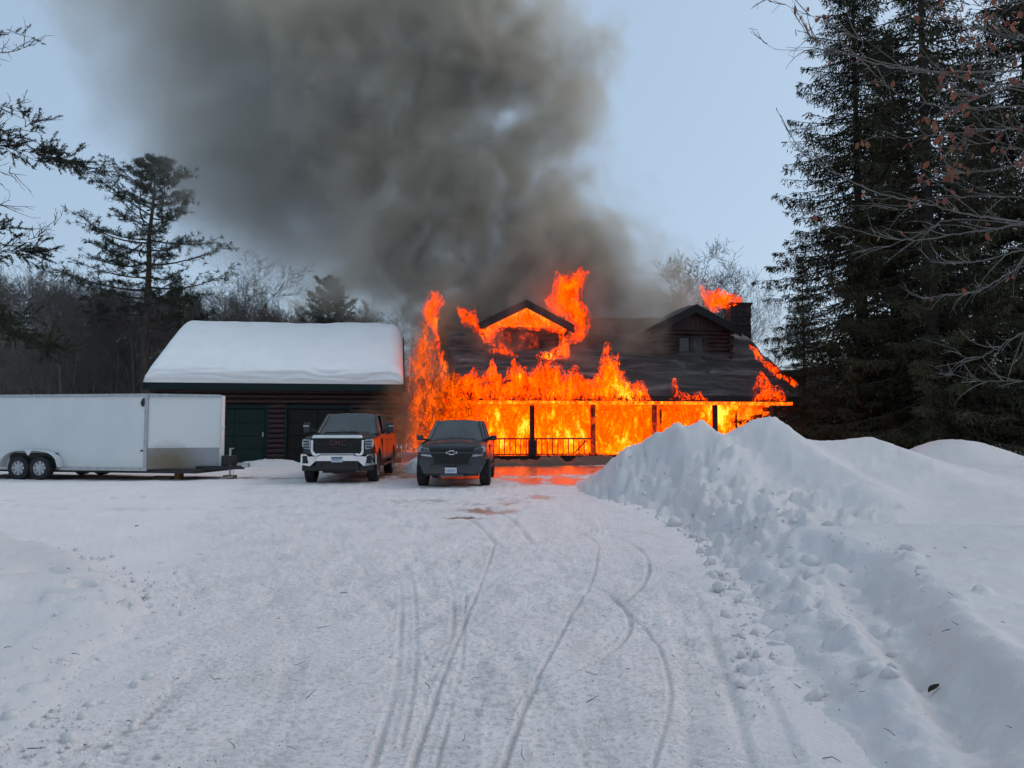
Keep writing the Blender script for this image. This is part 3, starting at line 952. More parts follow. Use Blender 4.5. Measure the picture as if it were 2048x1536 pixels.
# dormers
def dormer(c, burning):
    root = bpy.data.objects.new('dormer', None)
    link(root, house)
    DY, HW, RW, AP, EV = 2.9, 1.92, 2.30, 7.62, 6.46
    sl = (AP - EV) / RW
    def plane(sgn, dz):
        return [Vector((c, 2.42, AP + dz)), Vector((c + sgn * RW, 2.42, EV + dz)), Vector((c + sgn * RW, 5.9, EV + dz)), Vector((c, 7.5, AP + dz))]
    for sgn in (-1, 1):
        a, b = plane(sgn, 0), plane(sgn, -0.14)
        MB().add(a + b, [(0, 1, 2, 3), (7, 6, 5, 4), (0, 4, 5, 1), (1, 5, 6, 2), (2, 6, 7, 3), (3, 7, 4, 0)]).build('roof_slope', M_SHING, root)
        # deep barge board under the roof's front edge
        x1 = c + sgn * (RW + 0.04)
        poly = [(c, AP + 0.05), (x1, EV + 0.05 - 0.04 * sl), (x1, EV - 0.36 - 0.04 * sl), (c, AP - 0.36)]
        MB().prism(poly, 2.36, 2.41, 'y').build('barge_board', M_RAKE, root)
        # soot-grey snow left on the slope
        n = 26
        V = []
        for j in range(n):
            for i in range(n):
                s_, t_ = i / (n - 1), j / (n - 1)
                x = c + sgn * RW * s_
                y = 2.42 + t_ * (4.9 - 1.5 * s_)
                ed = min(1, min(s_ + .4, 1 - s_, t_, 1 - t_) * 6)
                V.append((x, y, AP - sl * RW * s_ + 0.01 + ed * (0.10 + 0.06 * math.sin(5 * s_ + 3 * t_ + c))))
        mobj('sooty_snow', npmesh('sooty_snow', V, fan_faces(n, n), True), M_ASH, root)
    dd = 0.215
    nl = 8
    wx0, wx1 = (c - 1.42, c + 0.78) if burning else (c - 0.85, c + 0.62)
    wz0, wz1 = (5.02, 6.22) if burning else (5.10, 6.12)
    mat = M_CHAR if burning else M_LOG
    for i in range(nl):
        z = 4.86 + i * 0.205
        o1 = 0.22 if i % 2 == 0 else 0.0
        if wz0 - 0.05 < z < wz1 + 0.05:
            log(root, (c - HW - o1, DY, z), wx0 - c + HW + o1, dd, 'x', mat)
            log(root, (wx1, DY, z), c + HW + o1 - wx1, dd, 'x', mat)
        else:
            log(root, (c - HW - o1, DY, z), 2 * HW + 2 * o1, dd, 'x', mat)
        o2 = 0.22 if i % 2 else 0.0
        for sx in (-1, 1):
            log(root, (c + sx * (HW - 0.02), DY - o2, z), 3.0 + o2, dd, 'y', mat)
    # gable boards
    nb = 17
    for k in range(nb):
        x0 = c - 1.9 + k * 3.8 / nb
        xm = x0 + 1.9 / nb
        top = AP - 0.16 - abs(xm - c) * sl
        if top > 6.46:
            MB().box(x0, x0 + 3.8 / nb - 0.012, DY - 0.06, DY - 0.03, 6.42, top).build('gable_board', M_EMBER2 if burning else M_LOG, root)
    if burning:
        w = MB().box(wx0, wx1, DY - 0.02, DY + 0.02, wz0, wz1).build('window', M_SMOULD, root)
        fr = MB()
        for a, b, z0, z1 in ((wx0 - .02, wx0 + .08, wz0, wz1), (wx1 - .08, wx1 + .02, wz0, wz1), (wx0 + .08, wx1 - .08, wz0, wz0 + .08), (wx0 + .08, wx1 - .08, wz1 - .08, wz1)):
            fr.box(a, b, DY - 0.13, DY - 0.02, z0, z1)
        fr.build('frame', M_CHAR, w)
    else:
        m = (wx0 + wx1) / 2
        for a, b in ((wx0, m), (m, wx1)):
            w = MB()
            for q0, q1, z0, z1 in ((a, a + .09, wz0, wz1), (b - .09, b, wz0, wz1), (a + .09, b - .09, wz0, wz0 + .09), (a + .09, b - .09, wz1 - .09, wz1)):
                w.box(q0, q1, DY - 0.14, DY + 0.05, z0, z1)
            wo = w.build('window', M_RAKE, root)
            MB().box(a + .09, b - .09, DY - 0.03, DY - 0.01, wz0 + .09, wz1 - .09).build('pane', M_GLASSD, wo)
    MB().box(c - HW, c + HW, DY + 0.12, DY + 0.2, 4.4, 6.4).build('inner_wall', M_CHAR, root)
    root['label'] = 'gabled dormer alight from within' if burning else 'dark log dormer with paired windows, not yet alight'
    return root
dormer(3.92, True)
dormer(12.5, False)

# chimney
ch = MB()
cxh, cyh = 16.35, 5.9
zz = 0.0
k = 0
chim = bpy.data.objects.new('chimney', None)
link(chim, house)
random.seed(12)
for zz in np.arange(3.0, 8.2, 0.24):
    xs = [-0.6]
    while xs[-1] < 0.55:
        xs.append(min(0.6, xs[-1] + random.uniform(0.26, 0.44)))
    for a, b in zip(xs[:-1], xs[1:]):
        if b - a < 0.08: continue
        g = random.uniform(0, 0.03)
        MB().box(cxh + a + .008, cxh + b - .008, cyh - 0.45 - g, cyh + 0.45, zz + .008, zz + 0.232).build('stone', M_STONE, chim, bevel=0.02)
MB().box(cxh - 0.66, cxh + 0.66, cyh - 0.52, cyh + 0.52, 8.26, 8.36).build('cap', M_STONE, chim, bevel=0.02)
MB().box(cxh - 0.57, cxh + 0.57, cyh - 0.42, cyh + 0.42, 3.0, 8.25).build('core', M_CHAR, chim)
# ------------------------------------------------------------------ vehicles
def paint(name, col, rough=0.28):
    m, T = new_mat(name)
    P = T.geo()
    n = T.noise(P, 3.0, 5, 0.6)
    sp = T.noise(T.geo((1, 1, 1)), 2.0, 3, 0.6)
    g = T.n('ShaderNodeSeparateXYZ', Vector=P)
    low = T.math('MULTIPLY_ADD', g.outputs[2], -1.3, 1.0, clamp=True)       # road salt and slush dried on the lower panels
    salt = T.math('MULTIPLY', low, T.math('MULTIPLY_ADD', n, 2.2, -0.6, clamp=True))
    c = T.mix(T.math('MULTIPLY', salt, 0.45), col, (0.20, 0.19, 0.18))
    p = T.n('ShaderNodeBsdfPrincipled', Base__Color=c)
    T.t.links.new(T.math('MULTIPLY_ADD', salt, 0.5, rough), p.inputs['Roughness'])
    p.inputs['Coat Weight'].default_value = 0.30
    p.inputs['Coat Roughness'].default_value = 0.12
    T.t.links.new(T.math('MULTIPLY', salt, -0.6), p.inputs['Coat Weight']) if False else None
    T.t.links.new(p.outputs[0], T.out.inputs['Surface'])
    return m
M_BLACK = paint('black_paint', (0.010, 0.011, 0.013), 0.38)
M_GREY = paint('graphite_paint', (0.022, 0.024, 0.030), 0.34)
M_CHROME = pbr('chrome', (0.78, 0.79, 0.80), 0.14, metal=1.0, var=0.08)
M_PLAST = pbr('black_plastic', (0.014, 0.014, 0.015), 0.6, var=0.3, nscale=8)
M_TYRE = pbr('tyre_rubber', (0.016, 0.016, 0.017), 0.85, var=0.5, nscale=10, bump=0.3)
M_RIMD = pbr('dark_alloy', (0.10, 0.10, 0.11), 0.4, metal=0.8, var=0.2)
M_RIMW = pbr('silver_steel_wheel', (0.42, 0.43, 0.44), 0.45, metal=0.5, var=0.2)
M_FROST = pbr('misted_windscreen', (0.055, 0.062, 0.062), 0.30, var=0.35, nscale=1.6, spec=0.6)
M_WIN = pbr('dark_side_glass', (0.012, 0.013, 0.014), 0.08, var=0.2, spec=0.8)
M_LENS = pbr('headlamp_lens', (0.36, 0.38, 0.40), 0.12, var=0.5, nscale=14, spec=0.8)
M_LENSD = pbr('headlamp_bowl', (0.05, 0.055, 0.06), 0.15, var=0.3, nscale=12)
M_PLATE = pbr('licence_plate', (0.52, 0.56, 0.62), 0.5, var=0.08)
M_PLATEB = pbr('licence_plate_blue', (0.07, 0.13, 0.22), 0.5, var=0.15)
M_REDM = pbr('red_badge', (0.10, 0.035, 0.032), 0.4, metal=0.3, var=0.15)
M_AMBER = pbr('amber_lens', (0.5, 0.16, 0.02), 0.3, var=0.2)

def text_mesh(body, size, depth):
    cu = bpy.data.curves.new('lettering', 'FONT')
    cu.body = body
    cu.size = size
    cu.extrude = depth
    cu.align_x = 'CENTER'
    cu.align_y = 'CENTER'
    cu.space_character = 1.15
    cu.offset = size * 0.02
    tmp = bpy.data.objects.new('lettering', cu)
    COL.objects.link(tmp)
    dg = bpy.context.evaluated_depsgraph_get()
    me = bpy.data.meshes.new_from_object(tmp.evaluated_get(dg))
    bpy.data.objects.remove(tmp)
    return me
GMC_ME = text_mesh('GMC', 0.19, 0.012)

def make_wheel(parent, x, y, r, w, side, rim_mat, spokes=6, rim_r=0.62):
    """side: +1 when the outer face looks to +x"""
    e = bpy.data.objects.new('wheel', None)
    link(e, parent)
    e.location = (x, y, r)
    hw = w / 2
    prof = [(r * rim_r, -hw * 0.9), (r * 0.86, -hw), (r * 0.965, -hw * 0.82), (r * 0.995, -hw * 0.55), (r, 0), (r * 0.995, hw * 0.55), (r * 0.965, hw * 0.82), (r * 0.86, hw), (r * rim_r, hw * 0.9)]
    t = MB().lathe(prof, 40)
    for k in range(30):                                    # tread blocks
        a = 2 * math.pi * k / 30
        for sx in (-0.62, 0.0, 0.62):
            M = Matrix.Rotation(a + (0.1 if sx == 0 else 0), 4, 'X')
            t.box(sx * hw - hw * 0.24, sx * hw + hw * 0.24, -0.028, 0.028, r * 0.985, r * 1.012, M)
    t.build('tyre', M_TYRE, e, smooth=True)
    b = MB()
    ox = side * hw * 0.55
    b.lathe([(r * rim_r, side * hw * 0.88), (r * rim_r * 0.96, side * hw * 0.80), (r * rim_r * 0.90, ox * 0.6), (0.02, ox * 0.45)], 32)
    for k in range(spokes):
        M = Matrix.Rotation(2 * math.pi * k / spokes, 4, 'X')
        x0, x1 = sorted((ox * 0.7, ox * 1.25))
        b.box(x0, x1, -0.035, 0.035, 0.03, r * rim_r * 0.97, M)
    b.lathe([(0.085, ox * 0.6), (0.085, ox * 1.35), (0.07, ox * 1.45), (0.001, ox * 1.45)], 20)
    b.build('rim', rim_mat, e, smooth=True)
    return e

def body_side(S, sgn):
    """one flank from nose to tail with open wheel arches"""
    ys = np.linspace(S['y0'], S['y1'], 110)
    V, rows = [], 7
    for y in ys:
        lo = S['sill'](y)
        for ay in S['axles']:
            q = S['arch'] ** 2 - (y - ay) ** 2
            if q > 0: lo = max(lo, S['r'] + math.sqrt(q) * 1.02)
        hi = S['shoulder'](y)
        for k in range(rows):
            t = k / (rows - 1)
            z = lo + (hi - lo) * t
            fz = (z - 0.45) / (hi - 0.45)
            x = S['w'](y) - 0.055 * max(0, fz) ** 3 - 0.03 * max(0, 1 - fz * 2) ** 2
            for ay in S['axles']:
                dd = math.hypot(y - ay, z - S['r']) - S['arch']
                if 0 <= dd < 0.12: x += 0.03 * (1 - dd / 0.12)          # flared arch lip
            V.append((sgn * x, y, z))
    F = fan_faces(len(ys), rows)
    # inner return so the sheet has depth
    V = np.array(V)
    V2 = V.copy(); V2[:, 0] -= sgn * 0.03
    n = len(V)
    F2 = F[:, ::-1] + n
    idx = np.arange(n).reshape(len(ys), rows)
    ring = np.concatenate([idx[:, 0], idx[-1, 1:], idx[::-1, -1][1:], idx[0, ::-1][1:]])
    E = np.stack([ring[:-1], ring[1:], ring[1:] + n, ring[:-1] + n], 1)
    return npmesh('flank', np.concatenate([V, V2]), np.concatenate([F, F2, E]), False)

def grid_surf(xs, ys, zf, xf=None):
    V = [((x if xf is None else xf(x, y)), y, zf(x, y)) for y in ys for x in xs]
    return npmesh('panel', V, fan_faces(len(ys), len(xs)), True)

def plate(parent, x, y, z, nchar, blue_top):
    p = MB().box(x - 0.155, x + 0.155, y - 0.008, y, z - 0.075, z + 0.075).build('licence_plate', M_PLATE, parent, bevel=0.004)
    if blue_top:
        MB().box(x - 0.15, x + 0.15, y - 0.011, y - 0.0085, z + 0.026, z + 0.07).build('band', M_PLATEB, p)
    random.seed(nchar)
    for k in range(nchar):
        cx_ = x - 0.12 + 0.24 * (k + 0.5) / nchar
        w = 0.24 / nchar * 0.34
        b = MB()
        b.box(cx_ - w, cx_ - w * .45, y - 0.011, y - 0.0085, z - 0.045, z + 0.02)
        if k % 2: b.box(cx_ + w * .45, cx_ + w, y - 0.011, y - 0.0085, z - 0.045, z + 0.02)
        b.box(cx_ - w * .44, cx_ + w * .44, y - 0.011, y - 0.0085, (z - 0.02) if k % 3 else (z + 0.008), (z - 0.005) if k % 3 else (z + 0.02))
        b.build('character', M_PLATEB, p)
    return p

def cab(root, S, mat):
    """greenhouse: roof, pillars, glass"""
    bw, tw = S['bw'], S['tw']
    yb0, yt0, yt1, yb1 = S['ws_base'], S['ws_top'], S['rw_top'], S['rw_base']
    zb, zt = S['belt'], S['roof']
    xs = np.linspace(-tw, tw, 13)
    ys = np.linspace(yt0 - 0.02, yt1 + 0.02, 14)
    top = grid_surf(xs, ys, lambda x, y: zt - 0.05 * (abs(x) / tw) ** 3 - 0.05 * max(0, (yt0 + 0.35 - y) / 0.35) ** 2 - 0.05 * max(0, (y - yt1 + 0.3) / 0.3) ** 2)
    mobj('roof', top, mat, root)
    MB().box(-tw + 0.01, tw - 0.01, yt0 + 0.02, yt1 - 0.02, zt - 0.13, zt - 0.065).build('headliner', M_PLAST, root)
    zt2 = zt - 0.05
    for sx in (-1, 1):
        for nm, a, b, w, h in (('pillar', (sx * bw, yb0, zb), (sx * (tw - .005), yt0, zt2), 0.075, 0.09), ('pillar', (sx * bw, (yb0 + yb1) / 2 + .12, zb), (sx * (tw + .005), (yt0 + yt1) / 2 + .12, zt2), 0.05, 0.12),
                               ('pillar', (sx * bw, yb1 - .06, zb), (sx * (tw - .005), yt1 - .05, zt2), 0.06, 0.20), ('roof_rail', (sx * (tw - .005), yt0 - 0.02, zt2), (sx * (tw - .005), yt1, zt2), 0.06, 0.06)):
            MB().bar(a, b, w, h).build(nm, mat, root, bevel=0.015)
        mid_b, mid_t = (yb0 + yb1) / 2 + .12, (yt0 + yt1) / 2 + .12
        for (b0, b1, t0, t1) in ((yb0 + .06, mid_b - .05, yt0 + .05, mid_t - .05), (mid_b + .05, yb1 - .14, mid_t + .05, yt1 - .13)):
            q = [(sx * (bw - .012), b0, zb), (sx * (bw - .012), b1, zb), (sx * (tw - .02), t1, zt2), (sx * (tw - .02), t0, zt2)]
            q2 = [(p[0] - sx * .01, p[1], p[2]) for p in q]
            MB().add(q + q2, [(0, 1, 2, 3), (7, 6, 5, 4), (0, 4, 5, 1), (1, 5, 6, 2), (2, 6, 7, 3), (3, 7, 4, 0)]).build('side_window', M_WIN, root)
    # windscreen, bowed
    n, m_ = 13, 9
    V = []
    for j in range(m_):
        t = j / (m_ - 1)
        for i in range(n):
            s_ = -1 + 2 * i / (n - 1)
            xw = (bw + (tw - bw) * t) * 0.965
            V.append((s_ * xw, yb0 + (yt0 - yb0) * t - 0.10 * (1 - s_ * s_) + 0.02, zb + (zt2 + .01 - zb) * t + 0.02 * (1 - s_ * s_)))
    mobj('windscreen', npmesh('windscreen', V, fan_faces(m_, n), True), M_FROST, root)
    MB().add([(-bw + .05, yb1, zb), (bw - .05, yb1, zb), (tw - .08, yt1, zt2), (-tw + .08, yt1, zt2), (-bw + .05, yb1 + .01, zb), (bw - .05, yb1 + .01, zb), (tw - .08, yt1 + .01, zt2), (-tw + .08, yt1 + .01, zt2)],
             [(3, 2, 1, 0), (4, 5, 6, 7), (0, 1, 5, 4), (1, 2, 6, 5), (2, 3, 7, 6), (3, 0, 4, 7)]).build('rear_window', M_WIN, root)
    MB().box(-bw + .1, bw - .1, yb0 + .35, yb1 - .1, zb - .5, zb + 0.02).build('interior', M_PLAST, root)
    MB().box(-0.10, 0.10, yt0 - 0.03, yt0 + 0.03, zt - 0.26, zt - 0.18).build('rear_view_mirror', M_PLAST, root, bevel=0.01)
    for sx in (-1, 1):
        MB().bar((sx * 0.55, yb0 - 0.09, zb + 0.035), (sx * 0.05, yb0 - 0.14, zb + 0.075), 0.02).build('wiper', M_PLAST, root)

# ---- black heavy-duty pickup with a chrome nose
def heavy_truck():
    t = thing('pickup_truck', 'black pickup truck with broad chrome bumper and large black grille', 'truck', (-4.86, 20.75, 0.0), R(3.2))
    S = dict(y0=0.16, y1=6.30, axles=(1.02, 5.05), r=0.43, arch=0.53, sill=lambda y: 0.56 if y > 0.6 else 0.80,
             shoulder=lambda y: 1.27 + 0.10 * min(1, max(0, (y - 0.16) / 1.5)) + (0.05 if y > 4.4 else 0.0),
             w=lambda y: 1.03 - 0.10 * max(0, (0.60 - y) / 0.44) ** 2,
             bw=0.90, tw=0.74, ws_base=1.86, ws_top=2.68, rw_top=4.18, rw_base=4.34, belt=1.38, roof=2.02)
    for sg in (-1, 1):
        mobj('body_side', body_side(S, sg), M_BLACK, t)
    hood = grid_surf(np.linspace(-0.97, 0.97, 25), np.linspace(0.16, 1.90, 22),
                     lambda x, y: 1.285 + 0.075 * (y - 0.16) / 1.7 + 0.075 * sstep(0.74, 0.58, abs(x)) + 0.02 * math.cos(x * 1.5) - 0.05 * max(0, (0.34 - y) / 0.18) ** 2 - 0.06 * sstep(0.86, 0.97, abs(x)))
    mobj('hood', hood, M_BLACK, t)
    sc = MB().prism([(-0.52, 1.40), (0.52, 1.40), (0.46, 1.445), (-0.46, 1.445)], 0.72, 1.5).build('hood_scoop', M_BLACK, t, bevel=0.01)
    for sx in (-1, 1):
        MB().prism([(sx * 0.10, 1.405), (sx * 0.50, 1.405), (sx * 0.44, 1.438), (sx * 0.10, 1.438)], 0.712, 0.719).build('vent', M_PLAST, sc)
    for sx in (-1, 1):
        MB().box(sx * 0.905 - 0.065, sx * 0.905 + 0.065, 1.84, 1.92, 1.34, 1.395).build('cowl_corner', M_BLACK, t)
    MB().box(-0.9, 0.9, 1.80, 1.90, 1.30, 1.39).build('cowl', M_PLAST, t)
    MB().prism([(-0.95, 0.80), (0.95, 0.80), (0.96, 1.27), (0.90, 1.29), (-0.90, 1.29), (-0.96, 1.27)], 0.15, 0.40).build('nose', M_BLACK, t, bevel=0.02)
    # grille
    gr = MB().box(-0.70, 0.70, 0.118, 0.148, 0.84, 1.27).build('grille', M_PLAST, t)
    for k in range(7):
        MB().box(-0.66, 0.66, 0.085, 0.117, 0.875 + k * 0.055, 0.902 + k * 0.055).build('grille_bar', M_PLAST, gr, bevel=0.006)
    sur = MB()
    sur.prism([(-0.70, 1.275), (0.70, 1.275), (0.66, 1.36), (-0.66, 1.36)], 0.04, 0.16)
    for sx in (-1, 1):
        sur.prism([(sx * 0.66, 1.22), (sx * 0.735, 1.22), (sx * 0.735, 0.90), (sx * 0.69, 0.80), (sx * 0.58, 0.775), (sx * 0.50, 0.80), (sx * 0.46, 0.845), (sx * 0.53, 0.86), (sx * 0.60, 0.84), (sx * 0.66, 0.91)], 0.055, 0.14)
    sur.box(-0.47, 0.47, 0.055, 0.14, 0.818, 0.85)
    sur.build('grille_surround', M_CHROME, gr, bevel=0.012)
    bd = mobj('badge', GMC_ME, M_REDM, gr)
    bd.location = (0, 0.072, 1.135)
    bd.rotation_euler = (R(90), 0, 0)
    for sx in (-1, 1):
        hl = MB().prism([(sx * 0.755, 0.955), (sx * 0.93, 0.985), (sx * 0.985, 1.06), (sx * 0.975, 1.245), (sx * 0.755, 1.235)], 0.11, 0.30).build('headlight', M_LENS, t, bevel=0.015)
        for k in range(3):
            z = 1.0 + k * 0.078
            MB().box(min(sx * .785, sx * .945), max(sx * .785, sx * .945), 0.098, 0.109, z, z + 0.05).build('lamp', M_LENSD, hl, bevel=0.004)
    # bumper: one chrome pressing with drop corners
    bp = [(-1.03, 0.83), (-0.86, 0.83), (-0.78, 0.765), (-0.52, 0.775), (-0.46, 0.80), (0.46, 0.80), (0.52, 0.775), (0.78, 0.765), (0.86, 0.83), (1.03, 0.83), (1.04, 0.54), (0.74, 0.50), (0.58, 0.645), (-0.58, 0.645), (-0.74, 0.50), (-1.04, 0.54)]
    bm = MB()
    n = len(bp)
    vs = []
    for yy, k in ((0.0, 1.0), (0.30, 1.0)):
        for x, z in bp:
            vs.append((x * k, yy + (0.16 if abs(x) > 0.9 else 0.0) + 0.05 * (abs(x) / 1.04) ** 2, z))
    bm.add(vs, [(0, 1, 14, 15), (1, 2, 3, 14), (3, 4, 13, 14), (4, 5, 12, 13), (5, 6, 11, 12), (6, 7, 8, 11), (8, 9, 10, 11)] + [(i, i + n, (i + 1) % n + n, (i + 1) % n) for i in range(n)])
    bo = bm.build('bumper', M_CHROME, t)
    for sx in (-1, 1):
        MB().box(min(sx * .80, sx * .95), max(sx * .80, sx * .95), 0.03, 0.06, 0.575, 0.79).build('fog_light', M_PLAST, bo, bevel=0.012)
    vl = MB().box(-0.98, 0.98, 0.12, 0.30, 0.36, 0.53)
    vl.box(-0.60, 0.60, 0.06, 0.28, 0.40, 0.64)
    vo = vl.build('valance', M_PLAST, t, bevel=0.02)
    for sx in (-1, 1):
        MB().box(sx * 0.42 - 0.03, sx * 0.42 + 0.03, 0.01, 0.06, 0.50, 0.62).build('tow_hook', M_PLAST, vo, bevel=0.01)
    MB().box(-0.45, 0.45, 0.30, 0.50, 0.30, 0.38).build('skid_plate', M_PLAST, t, bevel=0.01)
    plate(t, 0.0, -0.004, 0.685, 7, True)
    cab(t, S, M_BLACK)
    # towing mirrors
    for sx in (-1, 1):
        mr = MB().box(min(sx * 1.16, sx * 1.36), max(sx * 1.16, sx * 1.36), 1.98, 2.12, 1.42, 1.72).build('wing_mirror', M_BLACK, t, bevel=0.03, segs=2)
        MB().bar((sx * 0.93, 2.08, 1.44), (sx * 1.2, 2.06, 1.50), 0.07).build('arm', M_PLAST, mr)
        MB().box(min(sx * 1.20, sx * 1.37), max(sx * 1.20, sx * 1.37), 1.965, 1.979, 1.60, 1.635).build('marker_light', M_RIMW, mr)
    # under body, bed, tail
    MB().box(-0.86, 0.86, 0.5, 6.2, 0.42, 0.80).build('chassis', M_PLAST, t)
    MB().box(-0.93, 0.93, 1.75, 4.35, 0.82, 1.36).build('cab_body', M_BLACK, t)
    MB().box(-0.97, 0.97, 4.40, 6.27, 0.90, 0.95).build('bed_floor', M_PLAST, t)
    MB().box(-0.99, 0.99, 6.26, 6.32, 0.72, 1.42).build('tailgate', M_BLACK, t, bevel=0.015)
    for sx in (-1, 1):
        MB().box(min(sx * .93, sx * 1.0), max(sx * .93, sx * 1.0), 4.38, 6.26, 1.38, 1.45).build('bed_rail', M_PLAST, t)
        MB().box(min(sx * .96, sx * 1.10), max(sx * .96, sx * 1.10), 1.75, 4.35, 0.42, 0.47).build('running_board', M_PLAST, t, bevel=0.01)
        for yy in (1.95, 3.20):
            dr = MB().box(min(sx * 1.032, sx * 1.036), max(sx * 1.032, sx * 1.036), yy, yy + 1.16, 0.66, 1.24).build('door_panel', M_BLACK, t)
            MB().box(min(sx * 1.037, sx * 1.065), max(sx * 1.037, sx * 1.065), yy + 0.92, yy + 1.12, 1.16, 1.20).build('door_handle', M_BLACK, dr, bevel=0.006)
        for ay in S['axles']:
            make_wheel(t, sx * 0.89, ay, S['r'], 0.29, sx, M_RIMD, 8)
    return t
heavy_truck()

# ---- grey mid-size pickup
def mid_truck():
    t = thing('pickup_truck', 'smaller dark grey pickup truck parked nearest the burning porch', 'truck', (-1.585, 19.55, 0.0), R(-0.4))
    S = dict(y0=0.20, y1=5.35, axles=(0.98, 4.24), r=0.42, arch=0.51, sill=lambda y: 0.56 if y > 0.6 else 0.72,
             shoulder=lambda y: 1.10 + 0.10 * min(1, max(0, (y - 0.2) / 1.3)) + (0.06 if y > 3.6 else 0.0),
             w=lambda y: 0.955 - 0.14 * max(0, (0.70 - y) / 0.5) ** 2,
             bw=0.80, tw=0.63, ws_base=1.62, ws_top=2.38, rw_top=3.55, rw_base=3.72, belt=1.21, roof=1.80)
    for sg in (-1, 1):
        mobj('body_side', body_side(S, sg), M_GREY, t)
    hood = grid_surf(np.linspace(-0.88, 0.88, 25), np.linspace(0.14, 1.66, 22),
                     lambda x, y: 1.115 + 0.085 * (y - 0.14) / 1.5 + 0.055 * sstep(0.55, 0.40, abs(x)) * sstep(0.2, 0.7, y) + 0.03 * math.cos(x * 1.6) - 0.09 * max(0, (0.40 - y) / 0.26) ** 2 - 0.07 * sstep(0.76, 0.88, abs(x)),
                     lambda x, y: x * (1 - 0.08 * max(0, (0.5 - y) / 0.36) ** 2))
    mobj('hood', hood, M_GREY, t)
    MB().prism([(-0.36, 1.185), (0.36, 1.185), (0.32, 1.232), (-0.32, 1.232)], 0.68, 1.25).build('hood_insert', M_PLAST, t, bevel=0.01)
    MB().box(-0.8, 0.8, 1.56, 1.66, 1.12, 1.215).build('cowl', M_PLAST, t)
    MB().prism([(-0.80, 0.60), (0.80, 0.60), (0.84, 1.06), (0.76, 1.09), (-0.76, 1.09), (-0.84, 1.06)], 0.13, 0.5).build('nose', M_GREY, t, bevel=0.03, segs=2)
    gp = [(-0.60, 1.035), (0.60, 1.035), (0.565, 0.93), (0.44, 0.70), (0.38, 0.665), (-0.38, 0.665), (-0.44, 0.70), (-0.565, 0.93)]
    gr = MB().prism(gp, 0.10, 0.20).build('grille', M_PLAST, t, bevel=0.012)
    for k, (z, w) in enumerate(((0.99, 0.55), (0.955, 0.54), (0.86, 0.50), (0.83, 0.485), (0.80, 0.47), (0.77, 0.455), (0.74, 0.44), (0.71, 0.42))):
        MB().box(-w, w, 0.082, 0.099, z - 0.008, z + 0.008).build('grille_bar', M_PLAST, gr)
    MB().box(-0.555, 0.555, 0.07, 0.10, 0.885, 0.935).build('cross_bar', M_GREY, gr, bevel=0.008)
    # bow-tie badge: an outlined, slanted cross
    outer = [(-0.15, -0.024), (-0.055, -0.024), (-0.07, -0.058), (0.055, -0.058), (0.07, -0.024), (0.135, -0.024), (0.15, 0.024), (0.055, 0.024), (0.07, 0.058), (-0.055, 0.058), (-0.07, 0.024), (-0.135, 0.024)]
    bt = MB().prism([(x, 0.915 + z) for x, z in outer], 0.040, 0.068).build('badge', M_CHROME, gr)
    MB().prism([(x * 0.84, 0.915 + z * 0.66) for x, z in outer], 0.034, 0.0395).build('badge_face', M_PLAST, bt)
    for sx in (-1, 1):
        pl = [(sx * 0.60, 1.045), (sx * 0.80, 1.075), (sx * 0.875, 1.06), (sx * 0.88, 0.955), (sx * 0.80, 0.90), (sx * 0.575, 0.915)]
        hl = MB().prism(pl, 0.13, 0.40).build('headlight', M_LENS, t, bevel=0.012)
        M = Matrix.Translation((sx * 0.775, 0.125, 0.985)) @ Matrix.Rotation(R(90), 4, 'Z')
        MB().lathe([(0.058, 0.012), (0.058, -0.012), (0.040, -0.014), (0.001, -0.014)], 20, M).build('lamp', M_LENSD, hl, smooth=True)
        MB().box(min(sx * .62, sx * .70), max(sx * .62, sx * .70), 0.112, 0.129, 0.945, 1.01).build('lamp', M_LENSD, hl, bevel=0.004)
        MB().prism([(sx * 0.55, 0.86), (sx * 0.80, 0.87), (sx * 0.83, 0.845), (sx * 0.52, 0.79)], 0.11, 0.20).build('running_light', M_LENS, t, bevel=0.006)
    bp = [(-0.88, 0.76), (-0.52, 0.73), (-0.44, 0.645), (0.44, 0.645), (0.52, 0.73), (0.88, 0.76), (0.88, 0.64), (0.74, 0.36), (-0.74, 0.36), (-0.88, 0.64)]
    bo = MB()
    n = len(bp)
    vs = [(x, 0.02 + 0.16 * (abs(x) / 0.88) ** 2 + yy, z) for yy in (0, 0.35) for x, z in bp]
    bo.add(vs, [(0, 1, 9), (1, 2, 8, 9), (2, 3, 7, 8), (3, 4, 6, 7), (4, 5, 6)] + [(i, i + n, (i + 1) % n + n, (i + 1) % n) for i in range(n)])
    bo = bo.build('bumper', M_GREY, t)
    MB().box(-0.55, 0.55, 0.005, 0.03, 0.595, 0.625).build('intake', M_PLAST, bo)
    MB().prism([(-0.26, 0.36), (0.26, 0.36), (0.40, 0.285), (-0.40, 0.285)], 0.10, 0.18).build('skid_plate', M_RIMD, t, bevel=0.01)
    MB().box(-0.70, 0.70, 0.19, 0.45, 0.30, 0.38).build('valance', M_PLAST, t, bevel=0.01)
    plate(t, -0.015, 0.012, 0.455, 6, False)
    cab(t, S, M_GREY)
    for sx in (-1, 1):
        mr = MB().box(min(sx * 0.955, sx * 1.14), max(sx * 0.955, sx * 1.14), 1.72, 1.84, 1.21, 1.35).build('wing_mirror', M_PLAST if sx > 0 else M_GREY, t, bevel=0.035, segs=2)
        MB().bar((sx * 0.84, 1.80, 1.22), (sx * 1.0, 1.79, 1.24), 0.05).build('arm', M_PLAST, mr)
    MB().box(-0.80, 0.80, 0.5, 5.2, 0.40, 0.75).build('chassis', M_PLAST, t)
    MB().box(-0.83, 0.83, 1.55, 3.70, 0.72, 1.19).build('cab_body', M_GREY, t)
